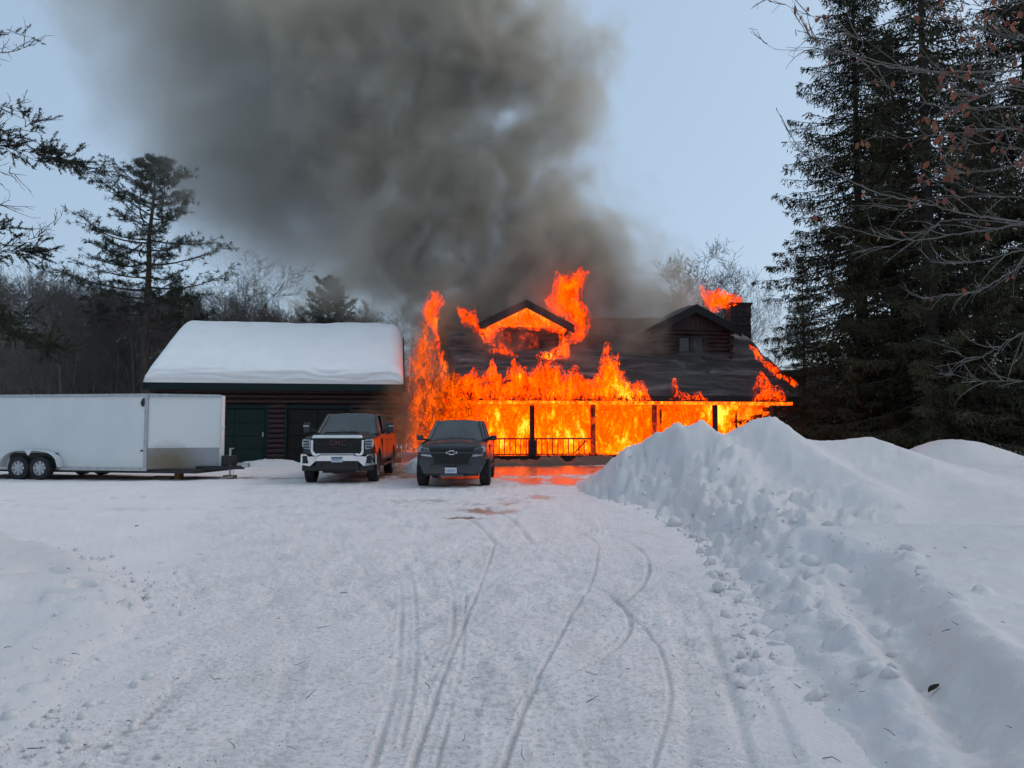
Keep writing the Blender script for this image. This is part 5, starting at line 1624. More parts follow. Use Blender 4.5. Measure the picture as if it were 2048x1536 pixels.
def smoke(label, lo, hi, res, mat, profile, cyv, ry, noise_scale, amp, seed, soft=1.6, steep=1.0, name='smoke', billow=6.0):
    """profile: list of (z, centre x, half width x, strength); fills a box with a billowing density grid"""
    me = npmesh(name, [(lo[0], lo[1], lo[2]), (hi[0], lo[1], lo[2]), (hi[0], hi[1], hi[2])], [(0, 1, 2)])
    o = mobj(name, me, mat)
    ng = bpy.data.node_groups.new(name, 'GeometryNodeTree')
    ng.interface.new_socket('Geometry', in_out='INPUT', socket_type='NodeSocketGeometry')
    ng.interface.new_socket('Geometry', in_out='OUTPUT', socket_type='NodeSocketGeometry')
    N, L = ng.nodes, ng.links
    out = N.new('NodeGroupOutput')
    vc = N.new('GeometryNodeVolumeCube')
    vc.inputs['Min'].default_value = lo
    vc.inputs['Max'].default_value = hi
    for k, ax in enumerate('XYZ'):
        vc.inputs['Resolution ' + ax].default_value = max(4, int((hi[k] - lo[k]) / res))
    pos = N.new('GeometryNodeInputPosition')
    def mth(op, a, b=None, c=None, clamp=False):
        n = N.new('ShaderNodeMath'); n.operation = op; n.use_clamp = clamp
        for i, v_ in enumerate((a, b, c)):
            if v_ is None: continue
            if isinstance(v_, (int, float)): n.inputs[i].default_value = v_
            else: L.new(v_, n.inputs[i])
        return n.outputs[0]
    def nz(vec, scale, detail, rough, dist, out_=0):
        n = N.new('ShaderNodeTexNoise')
        n.inputs['Scale'].default_value = scale; n.inputs['Detail'].default_value = detail
        n.inputs['Roughness'].default_value = rough; n.inputs['Distortion'].default_value = dist
        L.new(vec, n.inputs['Vector'])
        return n.outputs[out_]
    off = N.new('ShaderNodeVectorMath'); off.operation = 'ADD'
    L.new(pos.outputs[0], off.inputs[0]); off.inputs[1].default_value = (seed * 3.1, seed * 1.7, seed * 2.3)
    warp = N.new('ShaderNodeVectorMath'); warp.operation = 'MULTIPLY_ADD'
    L.new(nz(off.outputs[0], noise_scale * 0.6, 2, 0.5, 0.0, 1), warp.inputs[0])
    warp.inputs[1].default_value = (2.4, 1.6, 2.4)
    L.new(pos.outputs[0], warp.inputs[2])
    sep = N.new('ShaderNodeSeparateXYZ'); L.new(warp.outputs[0], sep.inputs[0])
    x, y, z = sep.outputs
    x = mth('SUBTRACT', x, 1.2); z = mth('SUBTRACT', z, 1.2); y = mth('SUBTRACT', y, 0.8)
    zn = mth('DIVIDE', mth('SUBTRACT', z, lo[2]), hi[2] - lo[2], clamp=True)
    def curve(vals):
        n = N.new('ShaderNodeFloatCurve')
        lo_, hi_ = min(v_ for _, v_ in vals), max(v_ for _, v_ in vals)
        rg = max(hi_ - lo_, 1e-6)
        cm = n.mapping.curves[0]
        pts = [((zz_ - lo[2]) / (hi[2] - lo[2]), (v_ - lo_) / rg) for zz_, v_ in vals]
        while len(cm.points) < len(pts): cm.points.new(0.5, 0.5)
        for p_, (a_, b_) in zip(cm.points, pts): p_.location = (min(1, max(0, a_)), b_)
        n.mapping.update()
        L.new(zn, n.inputs['Value'])
        return mth('MULTIPLY_ADD', n.outputs[0], rg, lo_)
    cxn = curve([(p[0], p[1]) for p in profile])
    rxn = curve([(p[0], p[2]) for p in profile])
    stn = curve([(p[0], p[3]) for p in profile])
    qx = mth('DIVIDE', mth('SUBTRACT', x, cxn), rxn)
    qy = mth('DIVIDE', mth('SUBTRACT', y, mth('MULTIPLY_ADD', zn, cyv[1] - cyv[0], cyv[0])), ry)
    q = mth('SQRT', mth('ADD', mth('MULTIPLY', qx, qx), mth('MULTIPLY', qy, qy)))
    n1 = nz(off.outputs[0], noise_scale, 5, 0.58, 0.6)
    n2 = nz(off.outputs[0], noise_scale * 3.1, 3, 0.6, 0.3)
    f = mth('ADD', mth('SUBTRACT', 1.0, q), mth('MULTIPLY_ADD', n1, 2 * amp, -amp))
    f = mth('ADD', f, mth('MULTIPLY_ADD', n2, 0.5 * amp, -0.25 * amp))
    f = mth('MULTIPLY', f, steep, clamp=True)
    f = mth('POWER', f, soft)
    f = mth('MULTIPLY', f, stn)
    nb = nz(off.outputs[0], noise_scale * 1.9, 6, 0.62, 1.2)
    inner = mth('MULTIPLY', f, mth('MAXIMUM', mth('MULTIPLY_ADD', nb, billow, 0.5 - 0.5 * billow + 0.35), 0.04))
    L.new(mth('MAXIMUM', inner, 0.0), vc.inputs['Density'])
    sm = N.new('GeometryNodeSetMaterial')
    sm.inputs['Material'].default_value = mat
    L.new(vc.outputs[0], sm.inputs[0])
    L.new(sm.outputs[0], out.inputs[0])
    md = o.modifiers.new('density', 'NODES')
    md.node_group = ng
    tag(o, label, None, None, 'stuff')
    return o

M_SMOKE = smoke_mat('dark_smoke', (0.85, 0.755, 0.60), 0.80)
M_SMOKEL = smoke_mat('pale_smoke', (0.87, 0.81, 0.70), 0.46)
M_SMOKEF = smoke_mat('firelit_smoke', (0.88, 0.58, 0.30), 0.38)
smoke('dense dark smoke column rising from the burning roof', (-19, 33.5, 4.0), (15, 50, 28.5), 0.24, M_SMOKE,
      [(4, 1.4, 9.5, 0.8), (6.5, 1.6, 11.4, 1.35), (8.5, 1.2, 11.4, 1.3), (11, 0.0, 11.2, 1.0), (14, -2.6, 9.4, 0.95), (18, -3.6, 8.8, 0.85), (23, -4.2, 10.2, 0.8), (28.5, -4.8, 12, 0.75)], (39.8, 42.5), 4.8, 0.17, 0.80, 3, soft=1.1, steep=1.8, billow=9.0)
smoke('pale grey smoke drifting away over the garage', (-34, 40, 5.0), (2, 56, 34), 0.40, M_SMOKEL,
      [(5, -6, 3.0, 0.0), (8.0, -8.5, 6.5, 0.0), (11.0, -10.5, 8.5, 0.30), (14, -12.5, 10, 0.7), (19, -14.5, 12.5, 1.0), (27, -16.5, 14.5, 1.0), (34, -17.5, 15.5, 1.0)], (46.5, 49), 6.5, 0.09, 0.50, 8, soft=1.1, steep=1.6, billow=3.0)
smoke('orange firelit smoke pouring from between garage and house', (-9.0, 29.0, 0.0), (0.4, 36.5, 8.0), 0.14, M_SMOKEF,
      [(0, -4.6, 1.2, 0.25), (1.5, -4.8, 1.8, 0.7), (3.0, -4.6, 1.9, 0.9), (4.5, -3.6, 1.2, 0.9), (6.0, -3.3, 1.1, 0.6), (8.0, -2.9, 1.3, 0.3)], (32.0, 33.4), 1.3, 0.55, 0.8, 15, soft=1.3, steep=1.6)
# ------------------------------------------------------------------ trees
M_BARK = pbr('grey_bark', (0.110, 0.095, 0.085), 0.9, var=0.45, nscale=4, bump=0.5, bscale=14, stretch=(1, 1, 0.3), world_co=True)
M_BARKP = pbr('pine_bark', (0.075, 0.055, 0.045), 0.9, var=0.45, nscale=5, bump=0.6, bscale=10, stretch=(1, 1, 0.4), world_co=True)
M_BARKS = pbr('spruce_bark', (0.035, 0.026, 0.020), 0.9, var=0.4, nscale=5, bump=0.5, world_co=True)
M_TWIG = pbr('pale_twig', (0.13, 0.115, 0.105), 0.8, var=0.3, nscale=6, world_co=True)
M_LEAF = pbr('russet_leaf', (0.20, 0.060, 0.030), 0.7, var=0.5, nscale=3, world_co=True)
M_FIRTW = pbr('fir_twig', (0.035, 0.027, 0.022), 0.85, var=0.3, nscale=6, world_co=True)

def needle_mat(name, a, b, c=None):
    m, T = new_mat(name)
    n = T.noise(T.geo(), 0.9, 4, 0.6)
    n2 = T.noise(T.geo(), 9.0, 2, 0.6)
    v = T.math('MULTIPLY_ADD', n2, 0.6, T.math('MULTIPLY_ADD', n, 1.2, -0.4))
    rp = T.ramp(v, [(0.25, a), (0.75, b)] if c is None else [(0.2, a), (0.55, b), (0.85, c)])
    p = T.n('ShaderNodeBsdfPrincipled', Roughness=0.7, Base__Color=rp.outputs[0])
    p.inputs['Specular IOR Level'].default_value = 0.2
    T.t.links.new(p.outputs[0], T.out.inputs['Surface'])
    return m
M_SPRUCE = needle_mat('spruce_needles', (0.016, 0.015, 0.008), (0.040, 0.040, 0.019), (0.075, 0.060, 0.028))
M_PINE = needle_mat('pine_needles', (0.022, 0.034, 0.022), (0.050, 0.062, 0.038))
M_FIR = needle_mat('fir_needles', (0.016, 0.024, 0.018), (0.040, 0.050, 0.028))

def unit(v):
    return v / np.maximum(np.linalg.norm(v, axis=-1, keepdims=True), 1e-9)

def seg_mesh(P0, P1, R0, R1, n=3):
    """many tapered twig segments as one mesh"""
    P0, P1 = np.asarray(P0, float), np.asarray(P1, float)
    R0, R1 = np.asarray(R0, float), np.asarray(R1, float)
    d = unit(P1 - P0)
    ref = np.where(np.abs(d[:, 2:3]) < 0.9, np.array([[0, 0, 1.0]]), np.array([[1.0, 0, 0]]))
    x = unit(np.cross(d, ref))
    y = np.cross(d, x)
    V, F = [], []
    N = len(P0)
    for k in range(n):
        a = 2 * math.pi * k / n
        o = x * math.cos(a) + y * math.sin(a)
        V.append(P0 + o * R0[:, None])
        V.append(P1 + o * R1[:, None])
    V = np.stack(V, 1).reshape(-1, 3)
    b = np.arange(N)[:, None] * 2 * n
    for k in range(n):
        q = np.array([[2 * k, 2 * ((k + 1) % n), 2 * ((k + 1) % n) + 1, 2 * k + 1]])
        F.append(b + q)
    return V, np.concatenate(F)

def strips(P, D, Ln, Wd, rng, flat=None):
    """leaf-shaped blades: base, direction, length, width"""
    N = len(P)
    D = unit(D)
    r = rng.normal(size=(N, 3)) if flat is None else flat + 0.25 * rng.normal(size=(N, 3))
    side = unit(np.cross(D, r)) * (Wd / 2)[:, None]
    mid = P + D * (Ln * 0.45)[:, None]
    V = np.stack([P, mid + side, P + D * Ln[:, None], mid - side], 1).reshape(-1, 3)
    F = np.arange(4 * N).reshape(N, 4)
    return V, F

def join(parts):
    Vs, Fs, n = [], [], 0
    for V, F in parts:
        Vs.append(V); Fs.append(F + n); n += len(V)
    return np.concatenate(Vs), np.concatenate(Fs)

# ---- bare broadleaf trees
def bare_tree_segs(h, seed, spread=0.5, fork=0.25, dens=1.0):
    rnd = random.Random(seed)
    P0, P1, R0, R1, lev = [], [], [], [], []
    def grow(p, d, L, r, depth):
        n = 5 if depth == 0 else (4 if depth == 1 else 3)
        p = Vector(p); d = Vector(d).normalized()
        r_end = r * (0.28 if depth == 0 else 0.35)
        for i in range(n):
            d = (d + Vector((rnd.gauss(0, .10), rnd.gauss(0, .10), rnd.gauss(0, .05) + (0.06 if depth else 0.03)))).normalized()
            q = p + d * (L / n)
            ra, rb = r + (r_end - r) * i / n, r + (r_end - r) * (i + 1) / n
            P0.append(p[:]); P1.append(q[:]); R0.append(ra); R1.append(rb); lev.append(depth)
            f = (i + 1) / n
            if depth < 4:
                nb = {0: 0 if f < fork else 3, 1: 3, 2: 3, 3: 2}[depth]
                for _ in range(nb):
                    if rnd.random() > 0.76 * dens: continue
                    a = rnd.uniform(0, 2 * math.pi)
                    sd_ = d.orthogonal().normalized()
                    sd_ = Matrix.Rotation(a, 3, d) @ sd_
                    up = rnd.uniform(0.5, 1.1) if depth == 0 else rnd.uniform(.5, 1.0)
                    nd = (d * up + sd_ * rnd.uniform(spread * .8, spread * 1.8)).normalized()
                    ll = L * (rnd.uniform(0.30, 0.48) * (1.25 - 0.55 * f) if depth == 0 else rnd.uniform(0.35, 0.6))
                    grow(q, nd, ll, rb * rnd.uniform(0.45, 0.7), depth + 1)
            p = q
    grow((0, 0, -0.3), (rnd.gauss(0, .04), rnd.gauss(0, .04), 1), h, h * 0.0115, 0)
    return [np.array(a) for a in (P0, P1, R0, R1, lev)]

BARE = []
for k, (h, sp, fk, dn) in enumerate(((14, .45, .35, .95), (15, .6, .25, 1.0), (13, .4, .45, .9), (16, .5, .5, .9), (12, .7, .2, 1.0), (15, .35, .55, .85))):
    P0, P1, R0, R1, lv = bare_tree_segs(h, 900 + k, sp, fk, dn)
    R0 = np.maximum(R0, 0.012); R1 = np.maximum(R1, 0.008)
    h = float(max(P1[:, 2].max(), P0[:, 2].max()))
    big = lv == 0
    tm = npmesh('trunk', *seg_mesh(P0[big], P1[big], R0[big], R1[big], 7), True); tm.materials.append(M_BARK)
    cm = npmesh('crown', *seg_mesh(P0[~big], P1[~big], R0[~big], R1[~big], 3), False); cm.materials.append(M_BARK)
    BARE.append((h, tm, cm))
_rnd = random.Random(77)
def bare(px, top_y, Y, label, group, kind=None, zbase=0.0):
    k = _rnd.randrange(len(BARE)) if kind is None else kind
    h, tm, cm = BARE[k]
    top = at(px, top_y, Y).z
    X = (px - CX) / FPX * Y
    s = max(0.4, (top - zbase) / h)
    o = thing('bare_tree', label, 'tree', (X, Y, zbase), _rnd.uniform(0, 6.28), group)
    o.scale = (s * _rnd.uniform(.85, 1.15),) * 2 + (s,)
    mobj('trunk', tm, None, o)
    mobj('crown', cm, None, o)
    return o

SKY_L = [(-250, 460), (0, 490), (100, 515), (200, 540), (300, 560), (400, 560), (500, 560), (560, 580), (700, 590), (900, 600), (1300, 590), (1400, 560), (1500, 560), (1600, 590), (2048, 585), (2300, 580)]
for px, ty, Y, kd, lb in ((430, 505, 58, 1, 'slim bare tree with forked top between the tall pine and the leaning bare tree'), (497, 490, 62, 0, 'bare tree with a fine spread crown standing clear above the garage roof'), (1418, 468, 60, 4, 'bare tree fanning out above the stone chimney'),
                          (1350, 515, 66, 1, 'thin bare tree half lost in smoke behind the unburnt dormer'), (1480, 525, 64, 5, 'upright bare tree between the chimney and the spruces')):
    bare(px, ty, Y, lb, 'lone bare trees against the sky', kd)
for i in range(96):
    px = _rnd.uniform(-330, 735)
    Y = _rnd.uniform(41, 78)
    if px > 280 and Y < 48: Y += 10
    ty = float(interp(SKY_L, px)) + abs(_rnd.gauss(0, 22))
    bare(px, ty, Y, 'grey leafless tree among many in the wood behind the trailer and garage', 'bare trees in the wood behind the garage')
for i in range(26):
    px = _rnd.choice((_rnd.uniform(1260, 1560), _rnd.uniform(1500, 2450)))
    Y = _rnd.uniform(50, 82)
    ty = float(interp(SKY_L, px)) + abs(_rnd.gauss(10, 45))
    bare(px, ty, Y, 'grey leafless tree seen behind the house and the tall spruces', 'bare trees behind the spruces')

# dense undergrowth of the wood: nobody could count its stems
def brush(name, label, x0, x1, y0, y1, n, hmax, seed):
    rng = np.random.default_rng(seed)
    X, Y = rng.uniform(x0, x1, n), rng.uniform(y0, y1, n)
    H = hmax * rng.uniform(0.35, 1.0, n)
    lean = rng.normal(0, 0.10, (n, 2))
    P0, P1, R0, R1 = [], [], [], []
    base = np.stack([X, Y, np.full(n, -0.2)], 1)
    r = H * 0.006 + 0.012
    cur = base
    for k in range(3):
        nxt = cur + np.stack([lean[:, 0] * H / 3 + rng.normal(0, .12, n), lean[:, 1] * H / 3 + rng.normal(0, .12, n), H / 3], 1)
        P0.append(cur); P1.append(nxt); R0.append(r * (1 - k * .3)); R1.append(r * (0.7 - k * .28) + 0.004)
        for _ in range(3):
            t = rng.uniform(0, 1, (n, 1))
            b = cur + (nxt - cur) * t
            d = np.stack([rng.normal(0, .9, n), rng.normal(0, .9, n), rng.uniform(.2, 1.2, n)], 1)
            L = (H * rng.uniform(.08, .26, n))[:, None]
            e = b + unit(d) * L
            P0.append(b); P1.append(e); R0.append(np.full(n, .013)); R1.append(np.full(n, .007))
            b2 = b + (e - b) * 0.55
            d2 = d + np.stack([rng.normal(0, .8, n), rng.normal(0, .8, n), rng.uniform(0, .8, n)], 1)
            P0.append(b2); P1.append(b2 + unit(d2) * L * .6); R0.append(np.full(n, .010)); R1.append(np.full(n, .006))
        cur = nxt
    V, F = seg_mesh(np.concatenate(P0), np.concatenate(P1), np.concatenate(R0), np.concatenate(R1), 3)
    o = mobj(name, npmesh(name, V, F), M_BARK)
    return tag(o, label, None, None, 'stuff')
brush('undergrowth', 'tangle of grey saplings and brush filling the wood', -62, -4, 44, 74, 1500, 8.5, 31)
brush('undergrowth', 'tangle of grey saplings and brush behind the spruces', 9, 62, 50, 74, 650, 5.5, 32)

# wooded rise that closes the view
M_HILL = pbr('distant_wood', (0.075, 0.065, 0.058), 0.95, var=0.45, nscale=1.2, bump=0.8, bscale=1.6, stretch=(1, 1, 0.25), world_co=True)
hx = np.linspace(-140, 140, 260); hy = np.linspace(76, 130, 40)
HX, HY = np.meshgrid(hx, hy, indexing='xy')
crest = np.interp(HX / HY * FPX + CX, [-300, 0, 150, 300, 600, 900, 1300, 1600, 2100, 2400], [14.5, 13.5, 11.5, 9.5, 8.0, 7.0, 7.5, 8.5, 9.0, 9.5])
HZ = crest * sstep(76, 90, HY) * (1 + 0.05 * fbm(HX * .08, HY * .08, octs=3, seed=5)) + 0.9 * fbm(HX * 0.9, HY * 0.5, octs=4, seed=6) * sstep(78, 88, HY)
structure(mobj('hill', npmesh('hill', np.stack([HX, HY, HZ], -1).reshape(-1, 3), fan_faces(len(hy), len(hx)), False), M_HILL))

# ---- pines
def pine_mesh(h, seed, zlow, rmax, nb, tuft=0.22):
    rng = np.random.default_rng(seed)
    rnd = random.Random(seed)
    TP, TR = [], []
    x = y = 0.0
    for k in range(15):
        z = h * k / 14
        TP.append((x, y, z - 0.2 if k == 0 else z)); TR.append(0.02 + h * 0.0165 * (1 - k / 14) ** 0.8)
        x += rnd.gauss(0.012, .05) * h / 18; y += rnd.gauss(0, .05) * h / 18
    tp = np.array(TP)
    S0, S1, Ra, Rb, TB, TD = [], [], [], [], [], []
    for i in range(nb):
        f = (i + 0.5) / nb
        z = zlow + (h * 0.985 - zlow) * f ** 0.92
        az = i * 2.399 + rnd.gauss(0, .3)
        c = np.array([np.interp(z, tp[:, 2], tp[:, 0]), np.interp(z, tp[:, 2], tp[:, 1]), z])
        prof = math.sin(min(1, (1 - f) * 1.15 + 0.04) * math.pi / 2) ** 0.9 * (1 if f > 0.12 else 0.75)
        L = rmax * prof * rnd.uniform(.6, 1.08)
        out = np.array([math.cos(az), math.sin(az), 0])
        perp = np.array([-out[1], out[0], 0])
        n = 6
        pts = []
        sag = rnd.uniform(-0.22, 0.0) if f < 0.55 else rnd.uniform(0.1, 0.4)
        for k in range(n + 1):
            t = k / n
            pts.append(c + out * L * t + perp * L * 0.12 * math.sin(3 * t + i) + np.array([0, 0, L * (sag * t + 0.30 * t * t)]))
        for k in range(n):
            S0.append(pts[k]); S1.append(pts[k + 1]); Ra.append(0.05 * (1 - k / n) * (0.5 + L / rmax) * .8 + .012); Rb.append(0.05 * (1 - (k + 1) / n) * (0.5 + L / rmax) * .8 + .01)
            if k >= 1:
                for m in range(int(2 + 1.2 * (k >= 2) + 2 * (k >= 4))):
                    t = rnd.random()
                    b = pts[k] + (pts[k + 1] - pts[k]) * t
                    d = out * rnd.uniform(.3, 1) + perp * rnd.choice((-1, 1)) * rnd.uniform(.2, 1.1) + np.array([0, 0, rnd.uniform(-.15, .6)])
                    d /= np.linalg.norm(d)
                    l2 = L * rnd.uniform(.10, .26) + 0.15
                    e = b + d * l2
                    S0.append(b); S1.append(e); Ra.append(.014); Rb.append(.008)
                    TB.append(e); TD.append(d)
                    if rnd.random() < .75:
                        TB.append(b + d * l2 * .55 + np.array([0, 0, .04])); TD.append(d * .5 + np.array([0, 0, .7]))
        TB.append(pts[-1]); TD.append(out + np.array([0, 0, .4]))
    TB, TD = np.array(TB), unit(np.array(TD))
    nn = 15
    B = np.repeat(TB, nn, 0); D = np.repeat(TD, nn, 0)
    sp = rng.normal(size=B.shape)
    D2 = unit(D * 0.75 + unit(sp) * 1.0)
    B = B - D * rng.uniform(0, .18, (len(B), 1))
    nd = strips(B, D2, tuft * rng.uniform(.75, 1.2, len(B)), np.full(len(B), tuft * 0.14), rng)
    tr_ = MB().tube(TP, TR, 9)
    tm = tr_.mesh('trunk', smooth=True); tm.materials.append(M_BARKP)
    bm_ = npmesh('branches', *seg_mesh(S0, S1, Ra, Rb, 4)); bm_.materials.append(M_BARKP)
    nm = npmesh('needles', *nd); nm.materials.append(M_PINE)
    return tm, bm_, nm
def place_pine(meshes, px, Y, label, rz, s=1.0, sx=1.0):
    o = thing('pine_tree', label, 'tree', ((px - CX) / FPX * Y, Y, 0), rz)
    o.scale = (s * sx, s * sx, s)
    for nm, me in zip(('trunk', 'branches', 'crown'), meshes):
        mobj(nm, me, None, o)
    return o
PINE_A = pine_mesh(18.4, 41, 7.5, 5.0, 60, 0.27)
place_pine(PINE_A, 288, 45.5, 'tallest pine, its bare lower trunk rising at the garage corner', 0.3)
PINE_B = pine_mesh(13.0, 43, 2.5, 4.2, 84, 0.25)
place_pine(PINE_B, 655, 45, 'dark bushy pine standing above the garage roof, its top in smoke', 1.1, 0.82, 0.85)
place_pine(PINE_B, 345, 66, 'pine of middle height just behind the tallest pine', 2.6, 1.08, .9)
place_pine(PINE_B, 215, 70, 'pine half hidden in the wood beyond the trailer', 4.0, 1.12, .9)

# ---- spruces
def spruce_mesh(h, seed, rmax, nb, zlow=1.2):
    rng = np.random.default_rng(seed)
    f = np.sort(rng.uniform(0, 1, nb))
    z = zlow + (h - 0.4 - zlow) * f
    az = np.arange(nb) * 2.399 + rng.normal(0, .3, nb)
    L = rmax * (1 - (z / h)) ** 0.72 * rng.uniform(.62, 1.08, nb) * np.clip(0.62 + z / 7.0, 0, 1) + 0.25
    droop = np.interp(z / h, [0, .4, .8, 1], [-0.46, -0.40, -0.15, 0.5]) + rng.normal(0, .10, nb)
    out = np.stack([np.cos(az), np.sin(az), 0 * az], 1)
    perp = np.stack([-np.sin(az), np.cos(az), 0 * az], 1)
    def pt(i, t):
        return np.stack([0 * z[i], 0 * z[i], z[i]], 1) + out[i] * (L[i] * t)[:, None] + np.array([[0, 0, 1.0]]) * (L[i] * (droop[i] * t + 0.26 * t * t))[:, None]
    S0, S1, Ra, Rb = [], [], [], []
    ids = np.arange(nb)
    for k in range(5):
        S0.append(pt(ids, np.full(nb, k / 5))); S1.append(pt(ids, np.full(nb, (k + 1) / 5)))
        Ra.append(0.035 * (1 - k / 5) + 0.008 + 0 * z); Rb.append(0.035 * (1 - (k + 1) / 5) + 0.006 + 0 * z)
    # side twigs along each branch
    cnt = np.maximum(6, (L / 0.135).astype(int))
    I = np.repeat(ids, cnt)
    t = rng.uniform(0.12, 1.0, len(I))
    parts = []
    for side in (-1, 1, 0):
        b = pt(I, t)
        tl = (0.20 + 0.62 * (1 - t) * np.minimum(1, L[I] / 2.5)) * rng.uniform(.6, 1.15, len(I))
        if side == 0:
            d = out[I] * 0.25 + rng.normal(0, .22, (len(I), 3)) + np.array([[0, 0, -1.0]])
            tl = np.minimum(tl, 0.42)
        else:
            d = out[I] * rng.uniform(.4, .8, (len(I), 1)) + perp[I] * side * rng.uniform(.6, 1.0, (len(I), 1)) + np.array([[0, 0, 1.0]]) * rng.uniform(-.55, .0, (len(I), 1))
        d = unit(d)
        ns = 3 if side == 0 else 4
        for k in range(ns):
            u = (k + rng.uniform(0, 1, len(I))) / ns
            bp_ = b + d * (tl * u)[:, None] + np.array([[0, 0, -1.0]]) * (0.25 * tl * u * u)[:, None]
            dd = unit(d * 0.9 + rng.normal(0, .38, (len(I), 3)) + np.array([[0, 0, -0.32]]))
            parts.append(strips(bp_, dd, rng.uniform(.12, .25, len(I)), rng.uniform(.034, .060, len(I)), rng))
    tm = MB().tube([(0, 0, -0.2), (0.02, 0, h * .3), (0, 0.03, h * .6), (0, 0, h)], [h * .0125 + .03, h * .0095 + .02, h * .005 + .01, 0.02], 10).mesh('trunk', smooth=True)
    tm.materials.append(M_BARKS)
    bm_ = npmesh('branches', *seg_mesh(np.concatenate(S0), np.concatenate(S1), np.concatenate(Ra), np.concatenate(Rb), 4)); bm_.materials.append(M_BARKS)
    cm = npmesh('crown', *join(parts)); cm.materials.append(M_SPRUCE)
    return tm, bm_, cm
SPR_A = spruce_mesh(25.0, 51, 6.2, 450)
SPR_B = spruce_mesh(24.0, 52, 4.9, 360)
def place_spruce(meshes, px, Y, label, rz, s=1.0):
    o = thing('spruce_tree', label, 'tree', ((px - CX) / FPX * Y, Y, 0), rz, 'tall spruces beside the house')
    o.scale = (s, s, s)
    for nm, me in zip(('trunk', 'branches', 'crown'), meshes):
        mobj(nm, me, None, o)
    return o
place_spruce(SPR_A, 1728, 35.0, 'tall dark spruce closest to the burning house', 0.4)
place_spruce(SPR_B, 1868, 31.0, 'tall dark spruce standing second from the house', 2.0, 1.12)
place_spruce(SPR_A, 2075, 33.5, 'tall dark spruce at the edge of the view', 3.7, 1.05)
place_spruce(SPR_B, 1795, 39.0, 'spruce seen between and behind the two nearest spruces', 1.2, 0.92)
place_spruce(SPR_A, 1965, 41.0, 'spruce filling the gap far behind the second tall spruce', 5.2, 0.9)
place_spruce(SPR_B, 1610, 47.0, 'short spruce behind the house corner, beside the tall ones', 4.4, 0.50)

# ---- fir boughs reaching into the view
fir = thing('fir_tree', 'fir with sparse dark boughs reaching over the trailer', 'tree', (-8.6, 8.2, 0.0))
FX = Vector((-8.6, 8.2, 0.0))
MB().tube([(0, 0, -0.2), (0.03, 0, 3), (0, 0.02, 7), (0, 0, 10)], [0.17, 0.14, 0.09, 0.03], 12).build('trunk', M_BARKS, fir, smooth=True)
def bough(pp, Y, seed, green, twigs, r=0.012, shoot=0.12, up=0.0):
    """a bough through photograph pixels; green: (from, to, density) share of its length that carries needles"""
    rng = np.random.default_rng(seed)
    first = [(0.0, 0.0, at(pp[0][0], pp[0][1], Y).z - 0.2)]
    L3 = [at(x, y, Y + 0.15 * math.sin(x * .02)) - FX for x, y in pp]
    P = np.array(first + [tuple(p) for p in L3])
    t = np.linspace(0, 1, 60)
    acc = np.concatenate([[0], np.cumsum(np.linalg.norm(np.diff(P, axis=0), axis=1))]); acc /= acc[-1]
    C = np.stack([np.interp(t, acc, P[:, k]) for k in range(3)], 1)
    C[:, 1] += 0.03 * np.sin(t * 9 + seed); C[1:-1, 2] += 0.012 * np.sin(t[1:-1] * 23 + seed)
    S0, S1, Ra, Rb = [C[:-1]], [C[1:]], [r * (1.05 - t[:-1])], [r * (1.05 - t[1:])]
    tang = unit(np.gradient(C, axis=0))
    vis = acc[1]
    N = []
    def add_shoot(b, d, ln):
        n = int(64 * ln / 0.12)
        u = rng.uniform(0, 1, n)
        pb = b + d * (ln * u)[:, None]
        rd = unit(rng.normal(size=(n, 3)))
        dd = unit(d * 0.75 + rd * 0.85)
        N.append(strips(pb, dd, rng.uniform(.020, .032, n), np.full(n, .0065), rng))
        S0.append(b[None]); S1.append((b + d * ln)[None]); Ra.append(np.array([.0035])); Rb.append(np.array([.002]))
    for k in range(twigs):
        s = rng.uniform(vis * 0.9, 0.99)
        i = int(s * 59)
        b = C[i]
        ph = rng.uniform(0, 6.28)
        d = unit(tang[i] * rng.uniform(.5, 1.0) + np.array([0.15 * math.cos(ph), 0.55 * math.cos(ph), rng.uniform(-.75, .55) + up]))
        L = rng.uniform(.10, .34)
        nseg = 3
        q = b
        for m in range(nseg):
            d = unit(d + rng.normal(0, .18, 3))
            q2 = q + d * L / nseg
            S0.append(q[None]); S1.append(q2[None]); Ra.append(np.array([.0042 - .0009 * m])); Rb.append(np.array([.0034 - .0009 * m]))
            if rng.random() < .6:
                e = q2 + unit(d + rng.normal(0, .6, 3)) * rng.uniform(.03, .10)
                S0.append(q2[None]); S1.append(e[None]); Ra.append(np.array([.0026])); Rb.append(np.array([.0016]))
            q = q2
        for a, b_, dn in green:
            if a <= s <= b_ and rng.random() < dn:
                for m in range(rng.integers(2, 5)):
                    add_shoot(b + (q - b) * rng.uniform(.2, 1), unit(d + rng.normal(0, .55, 3) + np.array([0, 0, .2])), shoot * rng.uniform(.6, 1.25))
    g = bpy.data.objects.new('bough', npmesh('bough', *seg_mesh(np.concatenate(S0), np.concatenate(S1), np.concatenate(Ra), np.concatenate(Rb), 4)))
    g.data.materials.append(M_FIRTW)
    link(g, fir)
    if N:
        mobj('needles', npmesh('needles', *join(N)), M_FIR, g)
bough([(-160, 255), (-60, 275), (0, 288), (60, 302), (115, 318), (160, 336), (212, 350)], 8.0, 1, [(0.35, 0.93, .80)], 120, shoot=.13, up=.05)
bough([(-150, 262), (-40, 262), (30, 262), (66, 250), (84, 236)], 7.8, 2, [(0.5, 1.0, .75)], 34, .008, .12, .25)
bough([(-160, 130), (-60, 112), (0, 106), (38, 102), (80, 88)], 8.2, 3, [(0, 0, 0)], 46, .008)
